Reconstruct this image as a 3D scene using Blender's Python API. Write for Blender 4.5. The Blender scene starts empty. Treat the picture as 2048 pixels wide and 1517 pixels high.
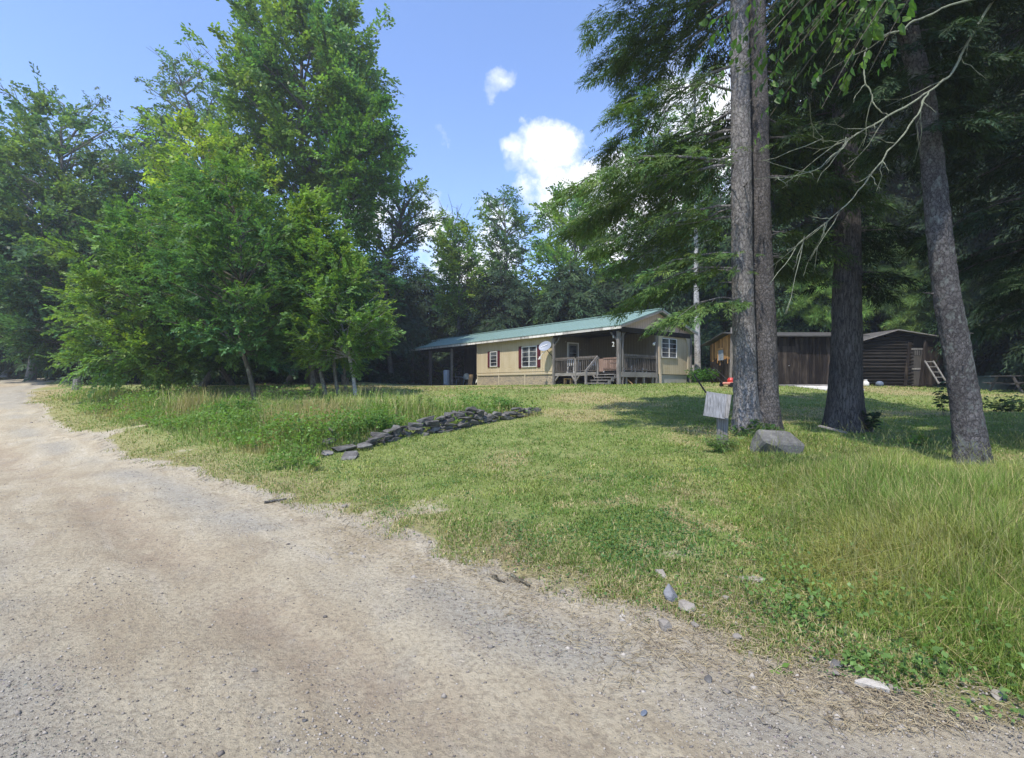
import bpy, bmesh, math, random
import numpy as np
from mathutils import Vector, Matrix, Euler

random.seed(7)
RNG = np.random.default_rng(11)
SC = bpy.context.scene
COL = SC.collection
EYE = 1.6
F = 1000.0          # focal length in pixels of the 2048-wide photograph

def P(px, py, d):
    """world point seen at pixel (px, py) of the photograph at depth d"""
    return np.array([(px - 1024) / F * d, d, EYE + (768 - py) / F * d])

# ------------------------------------------------------------------ noise
def vnoise(x, y, scale, seed=0):
    r = np.random.default_rng(seed + 100)
    T = r.random((256, 256))
    x = np.asarray(x) / scale + 1000.0; y = np.asarray(y) / scale + 1000.0
    xi = np.floor(x).astype(int); yi = np.floor(y).astype(int)
    fx = x - xi; fy = y - yi
    fx = fx * fx * (3 - 2 * fx); fy = fy * fy * (3 - 2 * fy)
    g = lambda a, b: T[a % 256, b % 256]
    return ((g(xi, yi) * (1 - fx) + g(xi + 1, yi) * fx) * (1 - fy) + (g(xi, yi + 1) * (1 - fx) + g(xi + 1, yi + 1) * fx) * fy)
def fbm(x, y, scale, seed=0, o=3):
    v = 0; a = .5; t = 0
    for k in range(o):
        v = v + a * vnoise(x, y, scale / 2 ** k, seed + k); t += a; a *= .55
    return v / t
def sstep(a, b, x):
    t = np.clip((x - a) / (b - a), 0, 1); return t * t * (3 - 2 * t)

# ------------------------------------------------------------------ terrain
CP = [P(*c) for c in [
    (500, 965, 8.1), (700, 1030, 6.1), (900, 1085, 5.05), (1200, 1170, 3.98), (1500, 1240, 3.4), (1800, 1350, 2.75), (2048, 1430, 2.42),
    (300, 905, 11.3), (150, 855, 15), (75, 805, 22), (72, 782, 28), (110, 762, 36), (130, 755, 44), (130, 750, 55), (0, 762, 46), (20, 750, 54), (80, 748, 62),
    (-200, 900, 12), (-400, 800, 24), (-300, 775, 34),
    (1200, 1000, 6.2), (1000, 950, 7.8), (1200, 900, 9.5), (1200, 850, 12.2), (1200, 810, 15.5), (1200, 786, 19), (1200, 775, 22), (1240, 771.5, 25),
    (800, 935, 8.8), (900, 870, 11.4), (1060, 832, 14), (640, 910, 9.3), (800, 838, 13), (900, 800, 17), (700, 792, 18), (900, 777, 25),
    (830, 771.5, 40), (955, 771.5, 34.8), (560, 800, 17), (450, 885, 11), (350, 832, 14), (250, 790, 20), (150, 778, 28), (600, 772, 28), (740, 766, 40),
    (1500, 868, 11), (1690, 862, 12), (1940, 948, 8), (1850, 862, 12.5), (2000, 825, 17), (1700, 795, 20), (1700, 773, 25), (2000, 772, 27),
    (1450, 771, 24), (1430, 767, 29), (1400, 900, 9.5), (1700, 1005, 5.8), (2048, 1120, 4.2), (1900, 1260, 3.1), (1600, 1135, 4.1), (1380, 768, 28), (1100, 765, 40),
    (1300, 760, 50), (700, 760, 50)]]
CP += [np.array(c, float) for c in [(-6, -3, 0), (0, -3, 0), (4, -4, .05), (-6, 2, 0), (-2, 2, 0), (1, 1.5, 0), (-8, 6, 0), (-4, 5, 0), (-1, 3.5, 0), (-14, 3, .05),
    (-18, 10, .3), (12, 5, .5), (15, 12, .9), (30, 25, 2.0), (20, 0, .6), (-40, 0, .5), (40, 60, 3.2), (-70, 60, 3.2), (0, 70, 3.2), (70, 30, 3), (-25, -10, 0), (25, -10, .5)]]
CP = np.array(CP)
def _U(r2):
    return np.where(r2 > 1e-9, r2 * np.log(np.maximum(r2, 1e-9)), 0)
_n = len(CP)
_D2 = ((CP[:, None, :2] - CP[None, :, :2]) ** 2).sum(-1)
_A = np.zeros((_n + 3, _n + 3)); _A[:_n, :_n] = _U(_D2) + np.eye(_n) * 2.0
_A[:_n, _n] = 1; _A[:_n, _n + 1:] = CP[:, :2]; _A[_n:, :_n] = _A[:_n, _n:].T
_W = np.linalg.solve(_A, np.concatenate([CP[:, 2], [0, 0, 0]]))
def H(x, y):
    x = np.atleast_1d(np.asarray(x, float)).ravel(); y = np.atleast_1d(np.asarray(y, float)).ravel()
    out = np.empty(len(x))
    for s in range(0, len(x), 40000):
        a = x[s:s + 40000]; b = y[s:s + 40000]
        ca = np.clip(a, -75, 75); cb = np.clip(b, -15, 80)
        r2 = (ca[:, None] - CP[None, :, 0]) ** 2 + (cb[:, None] - CP[None, :, 1]) ** 2
        h = _U(r2) @ _W[:_n] + _W[_n] + _W[_n + 1] * ca + _W[_n + 2] * cb
        out[s:s + 40000] = np.clip(h, -.3, 4.5)
    return out
def H1(x, y): return float(H(x, y)[0])
def G(px, d):
    """point on the ground under pixel column px at depth d"""
    x = (px - 1024) / F * d
    return np.array([x, d, H1(x, d)])

# road outline: right edge then left edge
EDGE_R = np.array([(9, -9), (6.0, -4.0), (4.2, .3), (3.0, 1.9)] + [tuple(P(*c)[:2]) for c in [
    (2048, 1430, 2.42), (1800, 1350, 2.75), (1500, 1240, 3.4), (1200, 1170, 3.98), (900, 1085, 5.05), (700, 1030, 6.1), (500, 965, 8.1), (295, 917, 10.8), (150, 864, 14.6),
    (75, 805, 22), (72, 782, 28), (110, 762, 36), (130, 754, 45), (160, 750, 56), (260, 745, 66)]])
EDGE_L = np.array([(-30, -12), (-16, -1), (-15.5, 6), (-20, 13), (-27, 19), (-35, 26), (-41, 33), (-46.5, 44), (-50.5, 52), (-48, 64), (-44, 72)])
ROAD = np.concatenate([EDGE_R, EDGE_L[::-1]])
def inpoly(x, y, poly):
    x = np.asarray(x); y = np.asarray(y); c = np.zeros(x.shape, bool)
    n = len(poly); j = n - 1
    for i in range(n):
        xi, yi = poly[i]; xj, yj = poly[j]
        m = ((yi > y) != (yj > y)) & (x < (xj - xi) * (y - yi) / (yj - yi + 1e-12) + xi)
        c ^= m; j = i
    return c
def dpoly(x, y, line):
    x = np.asarray(x); y = np.asarray(y); best = np.full(x.shape, 1e9)
    for a, b in zip(line[:-1], line[1:]):
        ab = b - a; t = np.clip(((x - a[0]) * ab[0] + (y - a[1]) * ab[1]) / (ab @ ab), 0, 1)
        best = np.minimum(best, np.hypot(x - a[0] - t * ab[0], y - a[1] - t * ab[1]))
    return best
def road_sd(x, y):
    """distance outside the road edge, negative on the road"""
    d = np.minimum(dpoly(x, y, EDGE_R), dpoly(x, y, EDGE_L))
    s = np.where(inpoly(x, y, ROAD), -d, d)
    return s + .42 + (fbm(x, y, 1.1, 5) - .5) * .8 + (fbm(x, y, .3, 6) - .5) * .25

# ------------------------------------------------------------------ mesh helpers
def mk(name, V, Q, mat, parent=None, col=None, smooth=False, loc=None):
    V = np.asarray(V, np.float32).reshape(-1, 3); Q = np.asarray(Q, np.int32)
    k = Q.shape[1]
    me = bpy.data.meshes.new(name)
    me.vertices.add(len(V)); me.vertices.foreach_set('co', V.ravel())
    me.loops.add(Q.size); me.loops.foreach_set('vertex_index', Q.ravel())
    me.polygons.add(len(Q)); me.polygons.foreach_set('loop_start', np.arange(0, Q.size, k, dtype=np.int32))
    if smooth: me.polygons.foreach_set('use_smooth', np.ones(len(Q), bool))
    me.update(calc_edges=True)
    if col is not None:
        a = me.color_attributes.new('tint', 'FLOAT_COLOR', 'POINT')
        c = np.ones((len(V), 4), np.float32); c[:, :3] = col
        a.data.foreach_set('color', c.ravel())
    me.materials.append(mat)
    o = bpy.data.objects.new(name, me); COL.objects.link(o)
    if parent is not None: o.parent = parent
    if loc is not None: o.location = loc
    return o

class Acc:
    """collects solids into one mesh"""
    def __init__(s): s.bm = bmesh.new()
    def box(s, x0, x1, y0, y1, z0, z1, M=None):
        r = bmesh.ops.create_cube(s.bm, size=1)['verts']
        T = Matrix.Translation(((x0 + x1) / 2, (y0 + y1) / 2, (z0 + z1) / 2)) @ Matrix.Diagonal((abs(x1 - x0), abs(y1 - y0), abs(z1 - z0), 1))
        if M is not None: T = M @ T
        bmesh.ops.transform(s.bm, matrix=T, verts=r); return s
    def beam(s, p, q, w, h, up=(0, 0, 1)):
        p = Vector(p); q = Vector(q); z = (q - p); L = z.length; z.normalize()
        u = Vector(up)
        if abs(u.dot(z)) > .97: u = Vector((0, 1, 0))
        x = u.cross(z).normalized(); y = z.cross(x)
        M = Matrix((x, y, z)).transposed().to_4x4(); M.translation = (p + q) / 2
        r = bmesh.ops.create_cube(s.bm, size=1)['verts']
        bmesh.ops.transform(s.bm, matrix=M @ Matrix.Diagonal((w, h, L, 1)), verts=r); return s
    def tube(s, pts, rad, n=8, cap=True):
        pts = [Vector(p) for p in pts]; rings = []
        if not hasattr(rad, '__len__'): rad = [rad] * len(pts)
        up = Vector((0, 0, 1))
        for i, p in enumerate(pts):
            t = (pts[min(i + 1, len(pts) - 1)] - pts[max(i - 1, 0)]).normalized()
            a = up.cross(t)
            if a.length < .1: a = Vector((1, 0, 0))
            a.normalize(); b = t.cross(a)
            rings.append([s.bm.verts.new(p + (a * math.cos(k * 2 * math.pi / n) + b * math.sin(k * 2 * math.pi / n)) * rad[i]) for k in range(n)])
        for A, B in zip(rings[:-1], rings[1:]):
            for k in range(n): s.bm.faces.new((A[k], A[(k + 1) % n], B[(k + 1) % n], B[k]))
        if cap:
            s.bm.faces.new(rings[0][::-1]); s.bm.faces.new(rings[-1])
        return s
    def lathe(s, prof, n=20, c=(0, 0, 0), M=None):
        rings = []; vs = []
        for r, z in prof:
            ring = [s.bm.verts.new((c[0] + r * math.cos(k * 2 * math.pi / n), c[1] + r * math.sin(k * 2 * math.pi / n), c[2] + z)) for k in range(n)]
            rings.append(ring); vs += ring
        for A, B in zip(rings[:-1], rings[1:]):
            for k in range(n): s.bm.faces.new((A[k], A[(k + 1) % n], B[(k + 1) % n], B[k]))
        s.bm.faces.new(rings[0][::-1]); s.bm.faces.new(rings[-1])
        if M is not None: bmesh.ops.transform(s.bm, matrix=M, verts=vs)
        return s
    def poly(s, pts, thick):
        """extrude a planar polygon (list of 3D points) by vector thick"""
        t = Vector(thick); A = [s.bm.verts.new(Vector(p)) for p in pts]; B = [s.bm.verts.new(Vector(p) + t) for p in pts]
        n = len(A); s.bm.faces.new(A[::-1]); s.bm.faces.new(B)
        for k in range(n): s.bm.faces.new((A[k], A[(k + 1) % n], B[(k + 1) % n], B[k]))
        return s
    def rock(s, c, size, seed, n=14, M=None):
        r = random.Random(seed); vs = []
        for k in range(n):
            v = Vector((r.gauss(0, 1), r.gauss(0, 1), r.gauss(0, 1))).normalized(); v = Vector([math.copysign(abs(c) ** .5, c) for c in v]) * r.uniform(.72, .92)
            vs.append(s.bm.verts.new(v))
        out = bmesh.ops.convex_hull(s.bm, input=vs)
        bad = list({g for g in out['geom_unused'] + out['geom_interior'] if isinstance(g, bmesh.types.BMVert)})
        keep = [v for v in vs if v not in bad]
        for v in bad: s.bm.verts.remove(v)
        T = Matrix.Translation(c) @ (M if M is not None else Matrix.Rotation(r.uniform(0, 6.3), 4, 'Z')) @ Matrix.Diagonal((size[0] / 2, size[1] / 2, size[2] / 2, 1))
        bmesh.ops.transform(s.bm, matrix=T, verts=keep); return s
    def build(s, name, mat, parent=None, bevel=0, smooth=False, loc=None, rot=None):
        bmesh.ops.recalc_face_normals(s.bm, faces=s.bm.faces)
        me = bpy.data.meshes.new(name); s.bm.to_mesh(me); s.bm.free()
        if smooth: me.polygons.foreach_set('use_smooth', np.ones(len(me.polygons), bool))
        me.materials.append(mat)
        o = bpy.data.objects.new(name, me); COL.objects.link(o)
        if parent is not None: o.parent = parent
        if loc is not None: o.location = loc
        if rot is not None: o.rotation_euler = rot
        if bevel:
            b = o.modifiers.new('bevel', 'BEVEL'); b.width = bevel; b.segments = 1; b.limit_method = 'ANGLE'
        return o

def tag(o, label=None, cat=None, group=None, kind=None):
    if label: o['label'] = label
    if cat: o['category'] = cat
    if group: o['group'] = group
    if kind: o['kind'] = kind
    return o
def empty(name, loc=(0, 0, 0), rz=0, **k):
    o = bpy.data.objects.new(name, None); COL.objects.link(o); o.empty_display_size = .3
    o.location = loc; o.rotation_euler = (0, 0, rz)
    return tag(o, **k)

# ------------------------------------------------------------------ materials
def newmat(name):
    m = bpy.data.materials.new(name); m.use_nodes = True
    nt = m.node_tree; nt.nodes.clear()
    return m, nt
class NT:
    def __init__(s, nt): s.nt = nt
    def n(s, t, **k):
        nd = s.nt.nodes.new(t)
        for a, b in k.items():
            if a.startswith('i_'):
                nd.inputs[a[2:].replace('_', ' ')].default_value = b
            else: setattr(nd, a, b)
        return nd
    def l(s, a, b): s.nt.links.new(a, b)
    def math(s, op, a, b=None, c=None, clamp=False):
        nd = s.nt.nodes.new('ShaderNodeMath'); nd.operation = op; nd.use_clamp = clamp
        for i, v in enumerate((a, b, c)):
            if v is None: continue
            if isinstance(v, (int, float)): nd.inputs[i].default_value = v
            else: s.l(v, nd.inputs[i])
        return nd.outputs[0]
    def mix(s, f, a, b, blend='MIX'):
        nd = s.nt.nodes.new('ShaderNodeMix'); nd.data_type = 'RGBA'; nd.blend_type = blend
        for i, v in ((0, f), (6, a), (7, b)):
            if isinstance(v, (int, float)): nd.inputs[i].default_value = v
            elif isinstance(v, tuple): nd.inputs[i].default_value = (*v[:3], 1)
            else: s.l(v, nd.inputs[i])
        return nd.outputs[2]
    def ramp(s, f, stops):
        nd = s.nt.nodes.new('ShaderNodeValToRGB'); e = nd.color_ramp.elements
        while len(e) < len(stops): e.new(.5)
        for i, (p, c) in enumerate(stops):
            e[i].position = p; e[i].color = (c, c, c, 1) if isinstance(c, (int, float)) else (*c, 1)
        s.l(f, nd.inputs[0]); return nd.outputs[0]
    def coord(s, scale=(1, 1, 1), kind='Object', rot=(0, 0, 0)):
        t = s.n('ShaderNodeTexCoord'); m = s.n('ShaderNodeMapping'); m.inputs['Scale'].default_value = scale; m.inputs['Rotation'].default_value = rot
        s.l(t.outputs[kind], m.inputs[0]); return m.outputs[0]
    def noise(s, v, scale, detail=4, rough=.55, dist=0):
        nd = s.n('ShaderNodeTexNoise'); nd.inputs['Scale'].default_value = scale; nd.inputs['Detail'].default_value = detail
        nd.inputs['Roughness'].default_value = rough; nd.inputs['Distortion'].default_value = dist
        s.l(v, nd.inputs['Vector']); return nd.outputs[0]
    def voro(s, v, scale, feature='F1', out=0, rnd=1):
        nd = s.n('ShaderNodeTexVoronoi'); nd.feature = feature; nd.inputs['Scale'].default_value = scale; nd.inputs['Randomness'].default_value = rnd
        s.l(v, nd.inputs['Vector']); return nd.outputs[out]
    def bump(s, h, strength=.5, dist=.02, normal=None):
        nd = s.n('ShaderNodeBump'); nd.inputs['Strength'].default_value = strength; nd.inputs['Distance'].default_value = dist
        s.l(h, nd.inputs['Height'])
        if normal is not None: s.l(normal, nd.inputs['Normal'])
        return nd.outputs[0]
    def out(s, col, rough=.8, normal=None, metal=0, spec=.3):
        b = s.n('ShaderNodeBsdfPrincipled'); o = s.n('ShaderNodeOutputMaterial')
        if isinstance(col, tuple): b.inputs['Base Color'].default_value = (*col[:3], 1)
        else: s.l(col, b.inputs['Base Color'])
        if isinstance(rough, (int, float)): b.inputs['Roughness'].default_value = rough
        else: s.l(rough, b.inputs['Roughness'])
        b.inputs['Metallic'].default_value = metal; b.inputs['Specular IOR Level'].default_value = spec
        if normal is not None: s.l(normal, b.inputs['Normal'])
        s.l(b.outputs[0], o.inputs[0]); return b

def m_plain(name, c, rough=.6, var=.25, scale=6, bump=.15, metal=0, spec=.3):
    m, nt = newmat(name); t = NT(nt); v = t.coord()
    n1 = t.noise(v, scale, 6); n2 = t.noise(v, scale * 9, 3)
    col = t.mix(t.ramp(n1, [(.3, 0), (.7, 1)]), tuple(x * (1 - var) for x in c), tuple(min(1, x * (1 + var)) for x in c))
    t.out(col, rough, t.bump(n2, bump, .01), metal, spec); return m
def m_wood(name, c1, c2, axis='z', scale=1., bump=.5, stain=None, rough=.85):
    m, nt = newmat(name); t = NT(nt)
    sc = {'x': (.6, 9, 9), 'y': (9, .6, 9), 'z': (9, 9, .6)}[axis]
    v = t.coord(tuple(a * scale for a in sc)); w = t.coord((1, 1, 1))
    g = t.noise(v, 4, 8, .65, .6); big = t.noise(w, 1.3, 4)
    col = t.mix(t.ramp(g, [(.35, 0), (.65, 1)]), c1, c2)
    if stain: col = t.mix(t.math('MULTIPLY', t.ramp(t.noise(t.coord((3, 3, .5)), 1.6, 5), [(.5, 0), (.66, 1)]), .7), col, stain)
    col = t.mix(t.ramp(big, [(.4, 0), (.75, .5)]), col, tuple(x * .7 for x in c1))
    geo = t.n('ShaderNodeNewGeometry'); rv = t.math('ADD', .6, t.math('MULTIPLY', geo.outputs['Random Per Island'], .75)); cc = t.n('ShaderNodeCombineColor')
    for i in range(3): t.l(rv, cc.inputs[i])
    col = t.mix(1.0, col, cc.outputs[0], 'MULTIPLY')
    t.out(col, rough, t.bump(g, bump, .01), spec=.15); return m
def m_leaf(name, trans=.35, gloss=.25, rough=.5):
    m, nt = newmat(name); t = NT(nt)
    a = t.n('ShaderNodeAttribute', attribute_name='tint')
    b = t.n('ShaderNodeBsdfPrincipled'); t.l(a.outputs[0], b.inputs['Base Color']); b.inputs['Roughness'].default_value = rough; b.inputs['Specular IOR Level'].default_value = gloss
    tr = t.n('ShaderNodeBsdfTranslucent'); tc = t.mix(1.0, a.outputs[0], (1.25, 1.35, .55), 'MULTIPLY'); t.l(tc, tr.inputs[0])
    mx = t.n('ShaderNodeMixShader'); mx.inputs[0].default_value = trans
    t.l(b.outputs[0], mx.inputs[1]); t.l(tr.outputs[0], mx.inputs[2])
    o = t.n('ShaderNodeOutputMaterial'); t.l(mx.outputs[0], o.inputs[0]); return m
def m_bark(name, c1, c2, lichen=None, sc=(1, 1, .25), scale=14, bump=1., dist=.03, lich=.6):
    """plates and flakes: warped cells broken up by stretched noise"""
    m, nt = newmat(name); t = NT(nt); v0 = t.coord(sc); w = t.coord((1, 1, .6))
    nz = t.n('ShaderNodeTexNoise'); nz.inputs['Scale'].default_value = scale * .8; nz.inputs['Detail'].default_value = 5; nz.inputs['Roughness'].default_value = .7; t.l(v0, nz.inputs['Vector'])
    vm = t.n('ShaderNodeVectorMath', operation='SCALE'); t.l(nz.outputs[1], vm.inputs[0]); vm.inputs['Scale'].default_value = 2.2 / scale
    va = t.n('ShaderNodeVectorMath', operation='ADD'); t.l(v0, va.inputs[0]); t.l(vm.outputs[0], va.inputs[1]); v = va.outputs[0]
    ed = t.voro(v, scale * 1.2, 'DISTANCE_TO_EDGE'); ed2 = t.voro(v, scale * 2.9, 'DISTANCE_TO_EDGE'); cell = t.voro(v, scale * 1.2, 'F1', 1); fine = t.noise(v0, scale * 3, 8, .75)
    h = t.math('ADD', t.math('ADD', t.math('MINIMUM', t.math('MULTIPLY', ed, 2.6), .5), t.math('MINIMUM', t.math('MULTIPLY', ed2, 1.8), .25)), t.math('MULTIPLY', fine, .6))
    col = t.mix(t.ramp(h, [(.42, 0), (.86, 1)]), tuple(x * .6 for x in c1), tuple(x * 1.12 for x in c2))
    bw = t.n('ShaderNodeRGBToBW'); t.l(cell, bw.inputs[0]); col = t.mix(t.math('MULTIPLY', bw.outputs[0], .35), col, tuple(x * 1.25 for x in c2))
    big = t.noise(w, 2.2, 5)
    col = t.mix(t.math('MULTIPLY', t.ramp(big, [(.35, 0), (.7, 1)]), .55), col, tuple(x * .8 for x in c1))
    if lichen:
        l = t.ramp(t.noise(w, 9, 6, .7), [(lich - .03, 0), (lich + .05, 1)])
        col = t.mix(t.math('MULTIPLY', l, .7), col, lichen)
    t.out(col, .95, t.bump(h, bump, dist), spec=.1); return m
def m_stone(name, c1, c2, lichen=(.3, .31, .27), scale=3):
    m, nt = newmat(name); t = NT(nt); v = t.coord((1, 1, 1.6))
    n = t.noise(v, scale * 1.5, 8, .65); f = t.noise(v, scale * 12, 6, .7)
    geo = t.n('ShaderNodeNewGeometry')
    col = t.mix(t.ramp(n, [(.3, 0), (.7, 1)]), c1, c2)
    rv = t.math('ADD', .7, t.math('MULTIPLY', geo.outputs['Random Per Island'], .6))
    cc = t.n('ShaderNodeCombineColor')
    for i in range(3): t.l(rv, cc.inputs[i])
    col = t.mix(1.0, col, cc.outputs[0], 'MULTIPLY')
    l = t.ramp(t.noise(v, scale * 4, 5, .7), [(.58, 0), (.66, 1)])
    col = t.mix(t.math('MULTIPLY', l, .6), col, lichen)
    t.out(col, .95, t.bump(t.math('ADD', f, n), .7, .02), spec=.15); return m
# ------------------------------------------------------------------ ground, road, sky
def build_ground_material():
    m, nt = newmat('dirt_and_turf'); t = NT(nt)
    pos = t.n('ShaderNodeNewGeometry').outputs['Position']
    at = t.n('ShaderNodeAttribute', attribute_name='tint')     # r: turf amount, g: wheel track, b: dryness
    sep = t.n('ShaderNodeSeparateColor'); t.l(at.outputs[0], sep.inputs[0])
    turf, trk, dry = sep.outputs
    big = t.noise(pos, .45, 5, .6, .6); mid = t.noise(pos, 2.2, 6, .65, .4); fine = t.noise(pos, 28, 6, .75); grit = t.noise(pos, 110, 4, .8)
    dirt = t.mix(t.ramp(big, [(.36, 0), (.64, 1)]), (.47, .395, .268), (.58, .505, .36))
    dirt = t.mix(t.math('MULTIPLY', t.ramp(mid, [(.5, 0), (.72, 1)]), .5), dirt, (.34, .262, .178))
    stv = t.n('ShaderNodeMapping'); t.l(pos, stv.inputs[0]); stv.inputs['Rotation'].default_value = (0, 0, math.radians(-130.5)); st2 = t.n('ShaderNodeMapping'); t.l(stv.outputs[0], st2.inputs[0]); st2.inputs['Scale'].default_value = (.7, 2.9, 1)
    streak = t.noise(st2.outputs[0], 1.0, 7, .62, .6)
    dirt = t.mix(t.math('MULTIPLY', t.ramp(streak, [(.48, 0), (.64, 1)]), .55), dirt, (.36, .285, .185)); dirt = t.mix(t.math('MULTIPLY', t.ramp(streak, [(.3, 1), (.44, 0)]), .45), dirt, (.60, .54, .44))
    grey = t.noise(pos, 1.1, 5, .7, 1.0)
    gm_ = t.math('MAXIMUM', t.math('MULTIPLY', t.ramp(grey, [(.54, 0), (.66, 1)]), .5), t.math('MULTIPLY', dry, t.math('SUBTRACT', 1., turf)))
    dirt = t.mix(t.math('MULTIPLY', gm_, .8), dirt, (.38, .355, .295))
    dirt = t.mix(t.math('MULTIPLY', t.math('MULTIPLY', trk, t.ramp(t.noise(pos, 5, 6, .75, .5), [(.35, .25), (.62, 1)])), .8), dirt, (.345, .262, .178))
    dirt = t.mix(t.ramp(fine, [(.38, .6), (.54, 0)]), dirt, (.22, .18, .13))
    dirt = t.mix(t.ramp(grit, [(.56, 0), (.72, .4)]), dirt, (.56, .52, .46))
    peb = t.voro(pos, 34, 'F1', 0); pc = t.voro(pos, 34, 'F1', 1)
    pm = t.math('MULTIPLY', t.ramp(peb, [(.2, 1), (.3, 0)]), t.math('MULTIPLY', t.ramp(mid, [(.42, 0), (.58, .7)]), t.math('ADD', .3, gm_)))
    pcol = t.mix(.88, pc, (.30, .275, .24)); dirt = t.mix(pm, dirt, pcol)
    gr = t.noise(pos, 9, 6, .7); patch = t.noise(pos, .8, 4, .6)
    g1 = t.mix(t.ramp(gr, [(.3, 0), (.7, 1)]), (.15, .19, .05), (.27, .305, .11))
    g2 = t.mix(t.ramp(gr, [(.3, 0), (.7, 1)]), (.30, .24, .12), (.42, .35, .19))
    gm = t.math('MAXIMUM', dry, t.math('MULTIPLY', t.ramp(patch, [(.5, 0), (.75, 1)]), .35))
    grass = t.mix(gm, g1, g2)
    tf = t.math('ADD', turf, t.math('MULTIPLY', t.math('SUBTRACT', mid, .5), .9))
    col = t.mix(t.ramp(tf, [(.4, 0), (.6, 1)]), dirt, grass)
    h = t.math('ADD', t.math('MULTIPLY', fine, .5), t.math('ADD', t.math('MULTIPLY', grit, .25), t.math('ADD', t.math('ADD', t.math('MULTIPLY', mid, 1.2), t.math('MULTIPLY', streak, .6)), t.math('MULTIPLY', pm, .5))))
    t.out(col, .95, t.bump(h, 1., .045), spec=.12)
    return m
M_GROUND = build_ground_material()

def grid_coords():
    s = np.linspace(-1, 1, 420); gx = 110 * np.sinh(4.0 * s) / np.sinh(4.0)
    s = np.linspace(-.62, 1, 420); gy = 5 + 125 * np.sinh(4.2 * s) / np.sinh(4.2)
    return gx, gy
TRACKS = [(np.array(EDGE_R)[3:] + np.array([-1.0, -.85]) * k) for k in (1.5, 3.3, 5.0)]
def surf_attr(x, y):
    sd = road_sd(x, y)
    turf = sstep(.0, .5, sd)
    bare = sstep(.62, .75, fbm(x, y, 1.6, 31)) * sstep(3.2, .5, sd)
    turf = turf * (1 - .55 * bare)
    tr = np.zeros_like(x)
    for k, T in enumerate(TRACKS):
        tr = np.maximum(tr, np.exp(-(dpoly(x, y, T) / (.3 + .12 * k)) ** 2) * (.25 + .75 * sstep(.35, .65, fbm(x, y, 1.7, 40 + k))))
    dry = np.maximum(sstep(.54, .74, fbm(x, y, 2.2, 50)) * .7, sstep(.6, .72, fbm(x, y, .6, 51)) * .8 * sstep(9, 4, y))
    dry = np.maximum(dry, sstep(1.6, .3, sd) * .55)
    lane = np.zeros_like(x)
    for k, off in enumerate((.75, 2.5, 4.3)): lane = np.maximum(lane, np.exp(-(dpoly(x, y, np.array(EDGE_R)[3:] + np.array([-1.0, -.85]) * off) / .33) ** 2) * (.2 + .8 * sstep(.4, .6, fbm(x, y, 1.2, 45 + k))))
    on_ = sd < 0; dry = np.where(on_, lane, dry)
    # mown field behind the grove: tan hay
    dry = np.maximum(dry, sstep(17, 21, y) * sstep(2, -4, x) * sstep(.38, .62, fbm(x, y, 2.2, 61)) * .9)
    return sd, np.stack([turf, tr, dry], -1)
def build_ground():
    gx, gy = grid_coords(); X, Y = np.meshgrid(gx, gy); x = X.ravel(); y = Y.ravel()
    z = H(x, y); sd, att = surf_attr(x, y)
    near = sstep(40, 5, np.hypot(x, y))
    rel = (fbm(x, y, .9, 70) - .5) * .07 * near + (vnoise(x, y, .28, 74) - .5) * .018 * near
    on = sstep(.3, -.4, sd)
    z = z + rel * (1 - .6 * on) - att[:, 1] * .045 * on + sstep(-.2, .8, sd) * .03
    n, m_ = len(gy), len(gx)
    idx = np.arange(n * m_).reshape(n, m_)
    Q = np.stack([idx[:-1, :-1], idx[:-1, 1:], idx[1:, 1:], idx[1:, :-1]], -1).reshape(-1, 4)
    V = np.stack([x, y, z], -1)
    tag(mk('ground', V, Q, M_GROUND, col=att, smooth=True), kind='structure')
    keep = (sd[Q] < .12).all(1)
    Qr = Q[keep]; u, inv = np.unique(Qr, return_inverse=True)
    Vr = V[u].copy(); Vr[:, 2] += .006
    tag(mk('road', Vr, inv.reshape(-1, 4), M_GROUND, col=att[u], smooth=True), kind='structure')
    return V, sd
build_ground()
def HZ(x, y):
    x = np.atleast_1d(x); y = np.atleast_1d(y)
    near = sstep(40, 5, np.hypot(x, y)); sd = road_sd(x, y); on = sstep(.3, -.4, sd)
    tr = surf_attr(x, y)[1][:, 1]
    return H(x, y) + ((fbm(x, y, .9, 70) - .5) * .07 * near + (vnoise(x, y, .28, 74) - .5) * .018 * near) * (1 - .6 * on) - tr * .045 * on + sstep(-.2, .8, sd) * .03

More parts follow.
